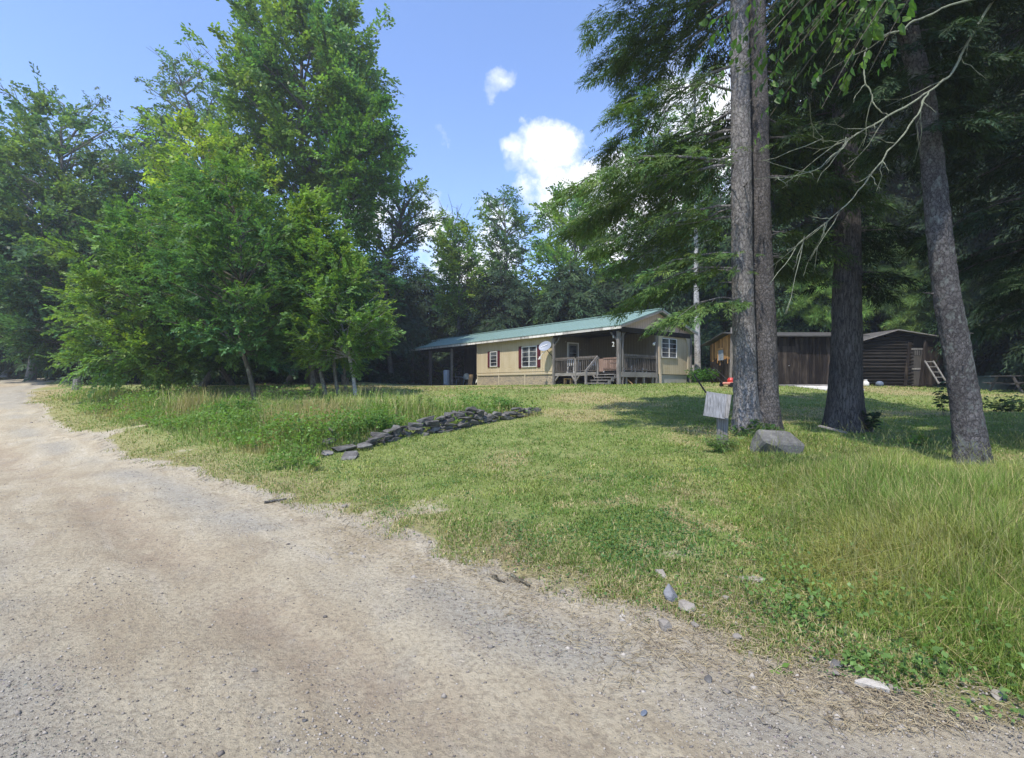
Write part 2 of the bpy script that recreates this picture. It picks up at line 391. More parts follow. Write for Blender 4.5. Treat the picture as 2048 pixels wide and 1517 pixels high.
# ---- sky
SUN_DIR = Vector((-.47, -.74, 1.55)).normalized()      # towards the sun
def build_world():
    w = bpy.data.worlds.new('World'); SC.world = w; w.use_nodes = True; nt = w.node_tree; nt.nodes.clear(); t = NT(nt)
    sky = t.n('ShaderNodeTexSky', sky_type='NISHITA'); sky.sun_disc = False
    el = math.asin(SUN_DIR.z); sky.sun_elevation = el; sky.sun_rotation = math.atan2(SUN_DIR.x, SUN_DIR.y)
    sky.altitude = 300; sky.air_density = 1.0; sky.dust_density = .1; sky.ozone_density = 2.2
    gen = t.n('ShaderNodeTexCoord').outputs['Generated']
    sp = t.n('ShaderNodeSeparateXYZ'); t.l(gen, sp.inputs[0]); x, y, z = sp.outputs
    yy = t.math('MAXIMUM', y, .02); a = t.math('DIVIDE', x, yy); b = t.math('DIVIDE', z, yy)
    w1 = t.noise(gen, 9, 6, .6); w2 = t.noise(t.coord((1, 1, 1), 'Generated', (.5, 1.3, .2)), 9, 6, .6); w3 = t.noise(gen, 3.5, 4, .6)
    a = t.math('ADD', a, t.math('MULTIPLY', t.math('ADD', t.math('SUBTRACT', w1, .5), t.math('SUBTRACT', w3, .5)), .16)); b = t.math('ADD', b, t.math('MULTIPLY', t.math('SUBTRACT', w2, .5), .2))
    nz = t.noise(gen, 7, 8, .62, .4); nz2 = t.noise(gen, 22, 6, .6)
    jit = t.math('ADD', t.math('MULTIPLY', t.math('SUBTRACT', nz, .5), 1.9), t.math('MULTIPLY', t.math('SUBTRACT', nz2, .5), .8))
    tot = None
    # (px, py, half width, half height, weight): cumulus behind the trees right of centre, small wisps
    for px, py, rx, ry, wt in [(1112, 292, 56, 46, 1.05), (1175, 338, 92, 34, 1.05), (1115, 398, 62, 38, .85), (1270, 420, 150, 95, 1.05), (1440, 260, 120, 150, 1.0), (1610, 190, 140, 110, .8),
                               (1020, 155, 44, 40, .5), (1082, 205, 22, 26, .22), (885, 275, 26, 26, .35), (850, 455, 36, 66, .8), (720, 440, 70, 50, .7), (950, 520, 100, 70, .8), (1000, 440, 60, 40, .7), (-60, 420, 90, 60, .5)]:
        dx = t.math('DIVIDE', t.math('SUBTRACT', a, (px - 1024) / F), rx / F); dy = t.math('DIVIDE', t.math('SUBTRACT', b, (768 - py) / F), ry / F)
        r2 = t.math('ADD', t.math('MULTIPLY', dx, dx), t.math('MULTIPLY', dy, dy))
        g = t.math('MULTIPLY', t.math('EXPONENT', t.math('MULTIPLY', r2, -.7)), wt)
        tot = g if tot is None else t.math('MAXIMUM', tot, g)
    dens = t.math('ADD', tot, t.math('MULTIPLY', jit, t.math('MINIMUM', t.math('ADD', tot, .0), .6)))
    msk = t.ramp(dens, [(.30, 0), (.72, 1)])
    front = t.math('GREATER_THAN', y, .02); msk = t.math('MULTIPLY', msk, front)
    ccol = t.mix(t.ramp(nz2, [(.3, 0), (.6, 1)]), (4.6, 5.1, 5.9), (7.2, 7.3, 7.4))
    pale = t.mix(1.0, sky.outputs[0], (SKY_TINT), 'MULTIPLY')
    col = t.mix(msk, pale, ccol)
    bg = t.n('ShaderNodeBackground'); t.l(col, bg.inputs[0]); bg.inputs[1].default_value = .15
    o = t.n('ShaderNodeOutputWorld'); t.l(bg.outputs[0], o.inputs[0])
SKY_TINT = (1.27, 1.33, 1.55)
build_world()
sun = bpy.data.lights.new('sun', 'SUN'); sun.energy = 4.2; sun.angle = math.radians(.6); sun.color = (1, .94, .84)
so = bpy.data.objects.new('sun', sun); COL.objects.link(so)
so.rotation_euler = SUN_DIR.to_track_quat('Z', 'Y').to_euler(); so.location = (-20, -30, 60)

# ---- camera
cam = bpy.data.cameras.new('camera'); co = bpy.data.objects.new('camera', cam); COL.objects.link(co)
co.location = (0, 0, EYE); cam.sensor_width = 36; cam.lens = 36 * F / 2048; cam.clip_end = 2000; cam.clip_start = .05
co.rotation_euler = (math.radians(90) + math.atan(9.5 / F), 0, 0); SC.camera = co
SC.view_settings.view_transform = 'Standard'; SC.view_settings.look = 'None'; SC.view_settings.exposure = 0.48; SC.view_settings.gamma = 1
SC.render.engine = 'CYCLES'; SC.cycles.max_bounces = 6; SC.cycles.diffuse_bounces = 3; SC.cycles.glossy_bounces = 2; SC.cycles.transmission_bounces = 4; SC.cycles.transparent_max_bounces = 4
SC.cycles.use_denoising = True; SC.cycles.caustics_reflective = False; SC.cycles.caustics_refractive = False

def haze():
    m, nt = newmat('haze_air'); t = NT(nt); v = t.n('ShaderNodeVolumePrincipled'); v.inputs['Density'].default_value = HAZE; v.inputs['Color'].default_value = (.9, .94, 1, 1); v.inputs['Anisotropy'].default_value = .2
    o = t.n('ShaderNodeOutputMaterial'); t.l(v.outputs[0], o.inputs[1])
    tag(Acc().box(-150, 150, -40, 150, -3, 60).build('haze', m), kind='stuff')
HAZE = .0011
haze()
SC.cycles.volume_bounces = 0
# ------------------------------------------------------------------ trees
M_LEAF = m_leaf('broad_leaf', .45, .3, .45)
M_NEEDLE = m_leaf('needles', .2, .2, .6)
M_GRASS = m_leaf('grass_blades', .3, .15, .6)
BARK = {
    'maple': m_bark('maple_bark', (.10, .09, .08), (.24, .225, .2), (.32, .34, .28), scale=10),
    'grey': m_bark('scaly_grey_bark', (.10, .092, .09), (.34, .32, .31), (.33, .35, .31), sc=(1, 1, .6), scale=12, bump=1, dist=.03, lich=.62),
    'rough': m_bark('rough_dark_bark', (.055, .05, .05), (.21, .195, .19), (.27, .28, .26), sc=(1, 1, .7), scale=14, bump=1, dist=.03, lich=.66),
    'hem': m_bark('furrowed_dark_bark', (.05, .045, .043), (.16, .145, .138), None, sc=(1, 1, .16), scale=13, bump=1, dist=.045),
    'spruce': m_bark('flaky_spruce_bark', (.045, .04, .042), (.18, .168, .165), (.27, .29, .27), sc=(1, 1, .7), scale=15, bump=1, dist=.03, lich=.56),
    'birch': m_bark('pale_birch_bark', (.2, .19, .18), (.5, .49, .47), (.12, .11, .1), sc=(1, 1, 2.2), scale=5, bump=.6),
    'olive': m_bark('smooth_olive_bark', (.06, .052, .038), (.14, .125, .095), (.26, .28, .2), scale=9, bump=.5),
    'dead': m_bark('lichen_bark', (.08, .08, .065), (.23, .235, .18), (.30, .32, .22), scale=25, bump=.8, dist=.01, lich=.45),
}
def tubes(paths, radii, sides):
    """paths (B,n,3), radii (B,n) -> V, Q"""
    paths = np.asarray(paths, float); radii = np.asarray(radii, float); B, n, _ = paths.shape
    t = np.gradient(paths, axis=1); t /= np.linalg.norm(t, axis=2, keepdims=True) + 1e-9
    ref = np.where(np.abs(t[..., 2:3]) > .9, np.array([1., 0, 0]), np.array([0, 0, 1.]))
    a = np.cross(ref, t); a /= np.linalg.norm(a, axis=2, keepdims=True) + 1e-9; b = np.cross(t, a)
    th = np.arange(sides) * 2 * np.pi / sides
    V = paths[:, :, None] + radii[:, :, None, None] * (a[:, :, None] * np.cos(th)[None, None, :, None] + b[:, :, None] * np.sin(th)[None, None, :, None])
    idx = np.arange(B * n * sides).reshape(B, n, sides); nx = np.roll(idx, -1, 2)
    Q = np.stack([idx[:, :-1], nx[:, :-1], nx[:, 1:], idx[:, 1:]], -1).reshape(-1, 4)
    return V.reshape(-1, 3), Q
def join(parts):
    Vs, Qs, o = [], [], 0
    for V, Q in parts:
        Vs.append(V); Qs.append(Q + o); o += len(V)
    return np.concatenate(Vs), np.concatenate(Qs)
def trunk_tube(path, rad, sides=24, flare=.5, seed=0, seg=None, rough=.06):
    """one trunk with a flared, fluted foot and an uneven outline"""
    path = np.asarray(path, float); seg = seg or max(12, len(path) * 6)
    s = np.linspace(0, len(path) - 1, seg); k = np.arange(len(path))
    # smooth interpolation (Catmull-Rom like through cubic weights)
    i = np.clip(s.astype(int), 0, len(path) - 2); f = (s - i)[:, None]
    p0 = path[np.maximum(i - 1, 0)]; p1 = path[i]; p2 = path[i + 1]; p3 = path[np.minimum(i + 2, len(path) - 1)]
    c = .5 * ((2 * p1) + (-p0 + p2) * f + (2 * p0 - 5 * p1 + 4 * p2 - p3) * f ** 2 + (-p0 + 3 * p1 - 3 * p2 + p3) * f ** 3)
    r = np.interp(s, k, rad)
    V, Q = tubes(c[None], r[None], sides)
    V = V.reshape(seg, sides, 3); ctr = c[:, None]; dv = V - ctr
    th = np.arange(sides) * 2 * np.pi / sides; z = c[:, 2] - c[0, 2]
    fl = 1 + flare * np.exp(-z / (r[0] * 1.3))[:, None] * (.6 + .4 * np.cos(th * 5 + seed)[None])
    ns = 1 + rough * 2 * (fbm(np.cos(th)[None] * 1.5 + z[:, None] * .0 + seed * 3, np.sin(th)[None] * 1.5 + z[:, None] * 1.3, .7, seed) - .5)
    if sides > 30:      # plates and ridges you can see on the near trunks
        A_ = th[None] * r[:, None]; Zz = np.repeat(z[:, None], sides, 1); ns = ns + .10 * (fbm(A_ * 1.0 + seed, Zz * .45, .10, seed + 3) - .5) * .12 / r[:, None] + .5 * (vnoise(A_ + seed, Zz * .7, .05, seed + 4) - .5) * .028 / r[:, None]
    V = ctr + dv * (fl * ns)[..., None]
    return V.reshape(-1, 3), Q

def leaf_quads(n, rng, spread, leaf, wid, flat=.5, droop=.25, alt=.9):
    """a twig of n diamond leaves along +x of unit length"""
    x = (np.arange(n) + rng.random(n) * .6) / n
    side = np.where(np.arange(n) % 2 == 0, 1, -1)
    ang = side * (alt + rng.normal(0, .25, n)) * (1 - .6 * x); pit = rng.normal(-droop, .35 * flat + .1, n); rol = rng.normal(0, flat, n)
    L = leaf * (.7 + .6 * rng.random(n))
    d = np.stack([np.cos(ang) * np.cos(pit), np.sin(ang) * np.cos(pit), np.sin(pit)], -1)
    s = np.stack([-np.sin(ang), np.cos(ang), np.zeros(n)], -1); u = np.cross(d, s)
    s = s * np.cos(rol)[:, None] + u * np.sin(rol)[:, None]
    b = np.stack([x, side * .02 + rng.normal(0, spread, n), rng.normal(0, spread * .6, n)], -1)
    L = L[:, None]
    return np.stack([b, b + d * L * .5 + s * L * wid, b + d * L, b + d * L * .5 - s * L * wid], 1)   # (n,4,3)
_r = np.random.default_rng(3)
T_DEC = np.stack([leaf_quads(16, _r, .10, .26, .34, .55, .2) for _ in range(8)])
T_BEECH = np.stack([leaf_quads(16, _r, .05, .24, .30, .35, .15) for _ in range(8)])
def frond(rng, n=26, wd=.11):
    q = leaf_quads(n, rng, .02, .30, wd, .3, .15, 1.0)
    x = q[:, 0, 0]; sc = (1.15 - .75 * x)[:, None, None]
    q = q[:, :1] + (q - q[:, :1]) * sc; q[..., 2] -= (q[..., 0] ** 2) * .28; return q
T_HEM = np.stack([frond(_r) for _ in range(8)])
T_HEMFAR = np.stack([frond(_r, 14, .15) * np.array([1, 1.1, 1]) for _ in range(8)])
def pinetuft(rng):
    n = 34; v = rng.normal(0, 1, (n, 3)); v[:, 0] = np.abs(v[:, 0]) + .3; v[:, 2] -= .3; v /= np.linalg.norm(v, axis=1, keepdims=True)
    b = np.stack([rng.random(n), np.zeros(n), np.zeros(n)], -1); s = np.cross(v, rng.normal(0, 1, (n, 3))); s /= np.linalg.norm(s, axis=1, keepdims=True)
    return np.stack([b, b + v * .22 + s * .016, b + v * .44, b + v * .22 - s * .016], 1)
T_PINE = np.stack([pinetuft(_r) for _ in range(8)])

def stamp(T, pos, fwd, size, rng, color, cvar=.2, lvar=.16, roll=.4, hue=.075):
    """place leaf-twig templates; returns verts, quads, colours"""
    N = len(pos); k = rng.integers(0, len(T), N)
    f = fwd / (np.linalg.norm(fwd, axis=1, keepdims=True) + 1e-9)
    s = np.cross(np.array([0, 0, 1.]), f); s /= np.linalg.norm(s, axis=1, keepdims=True) + 1e-6; u = np.cross(f, s)
    r = rng.normal(0, roll, N)[:, None]; s, u = s * np.cos(r) + u * np.sin(r), -s * np.sin(r) + u * np.cos(r)
    R = np.stack([f, s, u], 1)                                   # rows
    L = T[k].reshape(N, -1, 3) * np.reshape(size, (-1, 1, 1))
    V = L @ R + pos[:, None]
    m = T.shape[1]
    c = np.array(color)[None] * (1 + rng.normal(0, cvar, N))[:, None]
    h = rng.normal(0, hue, N)[:, None]; c = c * np.concatenate([1 + h * 1.4, 1 + h * .25, 1 - h], 1)
    c = c[:, None] * (1 + rng.normal(0, lvar, (N, m)))[..., None]
    c = np.repeat(np.clip(c, .004, .9).reshape(-1, 3), 4, 0)
    return V.reshape(-1, 3), np.arange(N * m * 4).reshape(-1, 4), c

class Shape:
    """crown outline: table of (py, px left, px right) at depth d, turned into heights, centres and radii"""
    def __init__(s, tab, d, base_px=None, lean=0):
        tab = sorted(tab, key=lambda r: -r[0])
        s.z = np.array([EYE + (768 - r[0]) / F * d for r in tab]); s.x = np.array([((r[1] + r[2]) / 2 - 1024) / F * d for r in tab])
        s.r = np.array([(r[2] - r[1]) / 2 / F * d for r in tab]); s.d = d
    def at(s, z): return np.interp(z, s.z, s.x), np.interp(z, s.z, s.r)

LEAF_GAIN = np.array([1.36, 1.32, 1.5])
def make_decid(name, tab, d, base_px, leaves=30000, spray=.62, color=(.075, .13, .03), bark='maple', rad=.2, seed=1, nb=60, T=None, trunk_px=None, rise=.75,
               label='', group=None, extra_trunks=(), bare_top=0, trunk_top=.93, loc=None, dead=0, cat='tree', yscale=.9, inner=.45, top_sparse=0, limb=1.):
    rng = np.random.default_rng(seed); sh = Shape(tab, d); zb, zt = sh.z[0], sh.z[-1]; sh.r = np.maximum(sh.r - spray * .4, .25)
    bx = (base_px - 1024) / F * d; bz = H1(bx, d) - .1
    T = T_DEC if T is None else T
    # trunk
    if trunk_px is None:
        zs = np.linspace(bz, bz + (zt - bz) * trunk_top, 7); cx, _ = sh.at(zs)
        w = np.clip((zs - bz) / (max(zb, bz + 1) - bz + (zt - zb) * .3), 0, 1); path = np.stack([bx * (1 - w) + cx * w, d + rng.normal(0, .12, 7), zs], -1)
        path[1:-1, 0] += rng.normal(0, .02 * (zt - bz) / 4, 5); path[0, 1] = d
    else:
        path = np.array([[(p[0] - 1024) / F * d, d, EYE + (768 - p[1]) / F * d] for p in trunk_px]); path[0, 2] = bz
        path[1:, 1] += rng.normal(0, .05, len(path) - 1)
    tr = rad * np.linspace(1, .16, len(path)) ** .9
    parts = [trunk_tube(path, tr, 16, .45, seed)]
    trunks = [path]
    for ex in extra_trunks:
        p = np.array([[(a[0] - 1024) / F * d, d + (a[2] if len(a) > 2 else 0), EYE + (768 - a[1]) / F * d] for a in ex]); p[0, 2] = H1(p[0, 0], p[0, 1]) - .1
        parts.append(trunk_tube(p, rad * .75 * np.linspace(1, .25, len(p)), 14, .4, seed + 5)); trunks.append(p)
    # branches
    zz = np.linspace(zb, zt, 200); _, rr = sh.at(zz); cdf = np.cumsum(rr + .25 * rr.max() * .3); cdf /= cdf[-1]
    ze = np.interp((np.arange(nb) + rng.random(nb)) / nb, cdf, zz); cx, cr = sh.at(ze)
    az = np.arange(nb) * 2.399963 + rng.normal(0, .3, nb); q = .62 + .38 * rng.random(nb) ** .6
    end = np.stack([cx + cr * q * np.cos(az), d + cr * q * np.sin(az) * yscale, ze], -1)
    ln = np.hypot(end[:, 0] - cx, end[:, 1] - d)
    z0 = np.clip(ze - ln * rise * (.7 + .6 * rng.random(nb)), max(bz + (zt - bz) * .2, bz + .6), zt)
    tk = [trunks[i] for i in rng.integers(0, len(trunks), nb)]
    st = np.array([[np.interp(z, t_[:, 2], t_[:, 0]), np.interp(z, t_[:, 2], t_[:, 1]), min(z, t_[-1, 2])] for z, t_ in zip(z0, tk)])
    tt = np.linspace(0, 1, 7)[None, :, None]
    mid = (st + end) / 2 + np.stack([rng.normal(0, .1, nb) * ln, rng.normal(0, .1, nb) * ln, ln * .12], -1)
    br = st[:, None] * (1 - tt) ** 2 + mid[:, None] * 2 * tt * (1 - tt) + end[:, None] * tt ** 2
    br0 = np.clip(rad * .32 * (ln / (ln.max() + 1e-6)) + .012, .01, 1) * limb
    parts.append(tubes(br, br0[:, None] * np.linspace(1, .15, 7)[None], 5))
    # sub-branches
    ns = 5; bi = np.repeat(np.arange(nb), ns); ts = .3 + .65 * rng.random(nb * ns)
    def on(b, t_):
        t_ = t_[:, None]; return st[b] * (1 - t_) ** 2 + mid[b] * 2 * t_ * (1 - t_) + end[b] * t_ ** 2
    s0 = on(bi, ts); dirb = (end - st)[bi]; dl = np.linalg.norm(dirb, axis=1, keepdims=True) + 1e-6; dirb = dirb / dl
    rv = rng.normal(0, 1, (nb * ns, 3)); rv[:, 2] *= .45; sd_ = dirb * .7 + rv * .55; sd_ /= np.linalg.norm(sd_, axis=1, keepdims=True)
    sl = (.22 + .25 * rng.random(nb * ns))[:, None] * np.clip(dl, .5, None) ** .9
    s1 = s0 + sd_ * sl
    tz = np.linspace(0, 1, 4)[None, :, None]; sp = s0[:, None] * (1 - tz) + s1[:, None] * tz; sp[:, 1:3] += rng.normal(0, .03, (nb * ns, 2, 3)) * sl[:, None]
    parts.append(tubes(sp, (br0[bi] * .4 * (1 - ts * .5))[:, None] * np.linspace(1, .3, 4)[None], 3))
    # leaves
    N = leaves // T.shape[1]; b = rng.integers(0, nb * ns + nb, N); t_ = rng.random(N) ** .8
    isb = b >= nb * ns; pos = np.empty((N, 3)); fw = np.empty((N, 3))
    a = ~isb; pos[a] = s0[b[a]] + (s1 - s0)[b[a]] * t_[a, None]; fw[a] = sd_[b[a]]
    k = b[isb] - nb * ns; tb = inner + (1 - inner) * t_[isb]; pos[isb] = on(k, tb); dd = (end - st)[k]; fw[isb] = dd / (np.linalg.norm(dd, axis=1, keepdims=True) + 1e-6)
    pos += rng.normal(0, spray * .28, (N, 3)) * np.array([1, 1, .7])
    if top_sparse:
        keep = rng.random(N) > top_sparse * sstep(zt - (zt - zb) * .6, zt, pos[:, 2]); pos, fw = pos[keep], fw[keep]
    if dead:
        deadb = rng.random(nb) < dead; own = np.where(isb, b - nb * ns, bi[np.minimum(b, nb * ns - 1)]); keep = ~deadb[own]; pos, fw = pos[keep], fw[keep]
    N = len(pos); fw = fw + rng.normal(0, .45, (N, 3)); fw[:, 2] -= .15
    V, Q, C = stamp(T, pos, fw, spray * (.75 + .5 * rng.random(N)), rng, color)
    C = C * LEAF_GAIN
    # slow colour drift through the crown (some limbs yellower)
    dr = (vnoise(V[:, 0] + V[:, 2] * .7, V[:, 1] + V[:, 2] * .6, 1.8, seed) - .5)[:, None]; C = C * np.concatenate([1 + dr * .75, 1 + dr * .35, 1 - dr * .3], 1)
    if bare_top:
        tp = path[-1]; nbk = 9; az = rng.random(nbk) * 6.28; e = tp + np.stack([np.cos(az) * .9, np.sin(az) * .9, .6 + rng.random(nbk) * 1.2], -1) * bare_top
        pb = tp[None, None] * (1 - tz) + e[:, None] * tz; pb[:, 1:3] += rng.normal(0, .06, (nbk, 2, 3)) * bare_top; parts.append(tubes(pb, np.full((nbk, 4), .03) * np.linspace(1.4, .4, 4), 4))
        e2 = pb[:, 2]; e3 = e2 + rng.normal(0, .5, (nbk, 3)) * bare_top * .8 + np.array([0, 0, .25]) * bare_top; parts.append(tubes(e2[:, None] * (1 - tz) + e3[:, None] * tz, np.full((nbk, 4), .015), 3))
    return finish(name, np.array([bx, d, bz + .1]), join(parts), (V, Q, C), BARK[bark], M_LEAF, label, group, cat, loc)

def finish(name, base, wood, crown, bark, leafm, label, group, cat, loc=None):
    root = empty(name, loc if loc is not None else base, label=label, cat=cat, group=group)
    Vw, Qw = wood; mk('trunk', Vw - base, Qw, bark, root, smooth=True)
    V, Q, C = crown
    if len(V): mk('crown', V - base, Q, leafm, root, col=C)
    return root

def make_conifer(name, tab, d, base_px, fronds=3000, size=.55, color=(.03, .06, .022), bark='hem', rad=.25, seed=1, nb=110, T=None, trunk_px=None, droop=.22, tip=1.5,
                 label='', group=None, cat='tree', top=None, loc=None, spiky=.25, extra=None, roll=.35, holes=None, aim=None, sides=20, flare=.45, width=.42, upz=.0, wood_extra=None, mat=None):
    rng = np.random.default_rng(seed); sh = Shape(tab, d); zb, zt = sh.z[0], sh.z[-1]; T = T_HEM if T is None else T
    bx = (base_px - 1024) / F * d; bz = H1(bx, d) - .1
    if trunk_px is None:
        cx = sh.at(np.array([zt]))[0][0]
        path = np.stack([np.linspace(bx, cx, 7) + rng.normal(0, .03, 7), np.full(7, d), np.linspace(bz, zt, 7)], -1); path[0, 0] = bx
        tr = rad * np.linspace(1, .08, 7)
    else:
        path = np.array([[(p[0] - 1024) / F * d, d, EYE + (768 - p[1]) / F * d] for p in trunk_px]); path[0, 2] = bz
        tr = np.array([p[2] / 2 / F * d for p in trunk_px])
    if sides > 30: tr = tr * .9
    parts = [trunk_tube(path, tr, sides, flare, seed, seg=420 if sides > 30 else max(40, len(path) * 14))]
    if sides > 30:
        for k in range(26):      # broken stubs
            zz_ = bz + 1.2 + rng.random() * 9; c_ = np.array([np.interp(zz_, path[:, 2], path[:, 0]), np.interp(zz_, path[:, 2], path[:, 1]), zz_]); a_ = rng.random() * 6.28; rr_ = np.interp(zz_, path[:, 2], tr)
            d_ = np.array([math.cos(a_), math.sin(a_), rng.uniform(-.3, .2)]); L_ = rr_ + .03 + rng.random() ** 3 * .35; tq = np.linspace(.6 * rr_ / L_, 1, 4)[:, None]; parts.append(tubes((c_ + d_ * L_ * tq + rng.normal(0, .006, (4, 3)))[None], np.linspace(.02, .006, 4)[None], 6))
    zs = zb + (zt - zb) * np.clip((np.arange(nb) + rng.normal(0, 1.6, nb)) / nb, .0, 1) ** .95
    cx, cr = sh.at(zs)
    tx = np.interp(zs, path[:, 2], path[:, 0]); ty = np.interp(zs, path[:, 2], path[:, 1])
    az = np.arange(nb) * 2.399963 + rng.normal(0, .35, nb)
    if aim is not None: az = np.radians(aim[0]) + np.radians(aim[1]) * (np.random.default_rng(seed + 9).random(nb) * 2 - 1)
    ex = cx + cr * np.cos(az); off = ex - tx; oy = cr * np.sin(az)
    L = np.hypot(off, oy) * (1 - spiky * rng.random(nb)) + .05; ux = off / (np.hypot(off, oy) + 1e-6); uy = oy / (np.hypot(off, oy) + 1e-6)
    hd = np.stack([ux, uy, np.zeros(nb)], -1)
    def on(b, t_):
        t_ = t_[:, None]; p = np.stack([tx[b], ty[b], zs[b]], -1) + hd[b] * (L[b][:, None] * t_)
        p[:, 2] += L[b] * ((.16 + upz) * t_[:, 0] - (.16 + droop) * t_[:, 0] ** 2); return p
    tt = np.linspace(0, 1, 8); br = np.stack([on(np.arange(nb), np.full(nb, t_)) for t_ in tt], 1)
    br[:, 2:] += rng.normal(0, .012, (nb, 6, 3)) * L[:, None, None]
    r0 = np.clip(.008 + .0075 * L, .008, .05)
    parts.append(tubes(br, r0[:, None] * np.linspace(1, .15, 8)[None], 5))
    w = L ** 1.5; b = rng.choice(nb, fronds, p=w / w.sum()); t_ = .12 + .88 * rng.random(fronds) ** .75
    if holes is not None:
        pass
    lat = rng.normal(0, 1, fronds) * L[b] * width * .5 * (1.08 - t_) ** .7; lat = np.clip(lat, -1.6, 1.6)
    perp = np.stack([-uy[b], ux[b], np.zeros(fronds)], -1)
    pos = on(b, t_) + perp * lat[:, None]; pos[:, 2] -= np.abs(lat) * .22 + rng.random(fronds) * .05 * L[b]
    fw = hd[b] + perp * (np.sign(lat) * (.75 * (1 - t_ * .5)))[:, None] + rng.normal(0, .22, (fronds, 3)); fw[:, 2] -= .12 + droop * .9 * t_
    # laterals that carry the fronds
    nl = min(fronds, nb * 8); li = rng.choice(fronds, nl, replace=False); a0 = on(b[li], np.clip(t_[li] - .1, .05, 1)); a1 = pos[li]
    tz = np.linspace(0, 1, 3)[None, :, None]; parts.append(tubes(a0[:, None] * (1 - tz) + a1[:, None] * tz, np.full((nl, 3), .006 + .0004 * d) * np.linspace(1, .5, 3), 3))
    V, Q, C = stamp(T, pos, fw, size * (.7 + .6 * rng.random(fronds)), rng, color, .2, .15, roll, .08)
    bright = 1 + (tip - 1) * np.repeat(sstep(.6, 1, t_), T.shape[1] * 4)[:, None] * .6
    C = C * bright * np.array([1.02, 1, .95])
    dr = (vnoise(V[:, 0] + V[:, 2] * .7, V[:, 1] + V[:, 2] * .6, 1.3, seed) - .5)[:, None]; C = C * (1 + dr * .5)
    if wood_extra: parts += wood_extra
    crown = (V, Q, C)
    if extra is not None:
        V2, Q2, C2 = extra; crown = (np.concatenate([V, V2]), np.concatenate([Q, Q2 + len(V)]), np.concatenate([C, C2]))
    return finish(name, np.array([bx, d, bz + .1]), join(parts), crown, BARK[bark], mat or M_NEEDLE, label, group, cat, loc)

def copy_tree(root, loc, s, rz, label=None, group=None):
    c = root.copy(); COL.objects.link(c); c.location = loc; c.scale = s; c.rotation_euler = (0, 0, rz)
    if label: c['label'] = label
    if group: c['group'] = group
    for ch in root.children:
        k = ch.copy(); COL.objects.link(k); k.parent = c
    return c
# ------------------------------------------------------------------ the trees of the photograph
MG = 0; YG = (0.195, 0.256, 0.037); DG = (0.058, 0.115, 0.037); HG = (0.026, 0.050, 0.020)
# left edge of the picture
make_decid('maple_tree', [(215, 60, 130), (250, 10, 230), (320, -20, 262), (400, -60, 300), (520, -70, 290), (620, -60, 260), (700, -40, 210)], 37, 60, 66000, .95, (0.091, 0.160, 0.056), rad=.3, seed=21, nb=80, top_sparse=.35,
           label='large rounded hardwood at the left edge, its crown reaching down over the dirt road bend')
make_decid('maple_tree', [(165, 20, 80), (200, 10, 235), (300, -20, 250), (420, 0, 240)], 45, 120, 8000, .8, (0.078, 0.128, 0.056), rad=.25, seed=22, nb=46, limb=1.6, cat='tree',
           label='thin open-topped hardwood whose airy top stands above the left edge crown')
C_A = make_conifer('hemlock_tree', [(215, 300, 318), (300, 265, 370), (450, 230, 420), (600, 200, 450), (730, 190, 470)], 46, 310, 5200, 1.5, (0.022, 0.042, 0.020), rad=.3, seed=23, nb=120, T=T_HEMFAR,
           label='tall dark evergreen between the left edge hardwood and the yellow-green tree')
make_decid('maple_tree', [(125, 300, 390), (180, 275, 450), (300, 290, 520), (420, 300, 520)], 44, 420, 15000, .8, (0.098, 0.160, 0.062), rad=.28, seed=24, nb=50, bare_top=2.6, limb=1.4,
           label='hardwood with bare dead twigs sticking up from its top, left of the tallest maple')
make_decid('maple_tree', [(235, 380, 440), (300, 295, 520), (350, 285, 560), (430, 340, 560), (520, 360, 560)], 30, 450, 30000, .75, (0.200, 0.275, 0.035), rad=.2, seed=25, nb=60,
           label='bright yellow-green maple in front of the dark evergreen left of the tallest maple')
make_decid('maple_tree', [(-30, 500, 690), (40, 455, 735), (110, 440, 770), (200, 430, 785), (280, 450, 800), (335, 480, 770), (370, 520, 700), (410, 560, 660)], 33, 615, 74000, .85, (0.111, 0.192, 0.040), rad=.33, seed=26, nb=95,
           trunk_px=[(622, 770), (618, 640), (612, 520), (606, 400), (600, 280), (600, 150), (600, 20)], extra_trunks=[[(632, 770), (628, 560), (630, 400), (640, 240), (650, 90)]],
           label='tallest maple, its full crown cut off by the top of the picture')
make_decid('maple_tree', [(190, 700, 760), (240, 650, 806), (300, 650, 812), (350, 640, 800), (410, 650, 760), (480, 650, 750)], 31, 688, 22000, .75, (0.072, 0.154, 0.027), rad=.2, seed=27, nb=44,
           trunk_px=[(690, 775), (688, 640), (690, 500), (695, 400), (706, 300), (720, 220)],
           label='slim maple hugging the right flank of the tallest maple, with dark glossy clumps')
make_decid('maple_tree', [(335, 720, 800), (390, 710, 885), (440, 715, 890), (500, 705, 850), (580, 700, 830)], 41, 785, 15000, .75, (0.111, 0.179, 0.044), rad=.22, seed=28, nb=48, limb=1.7, bare_top=1.6, dead=.15,
           label='sparse tree with pale limbs showing, right of the tallest maple')
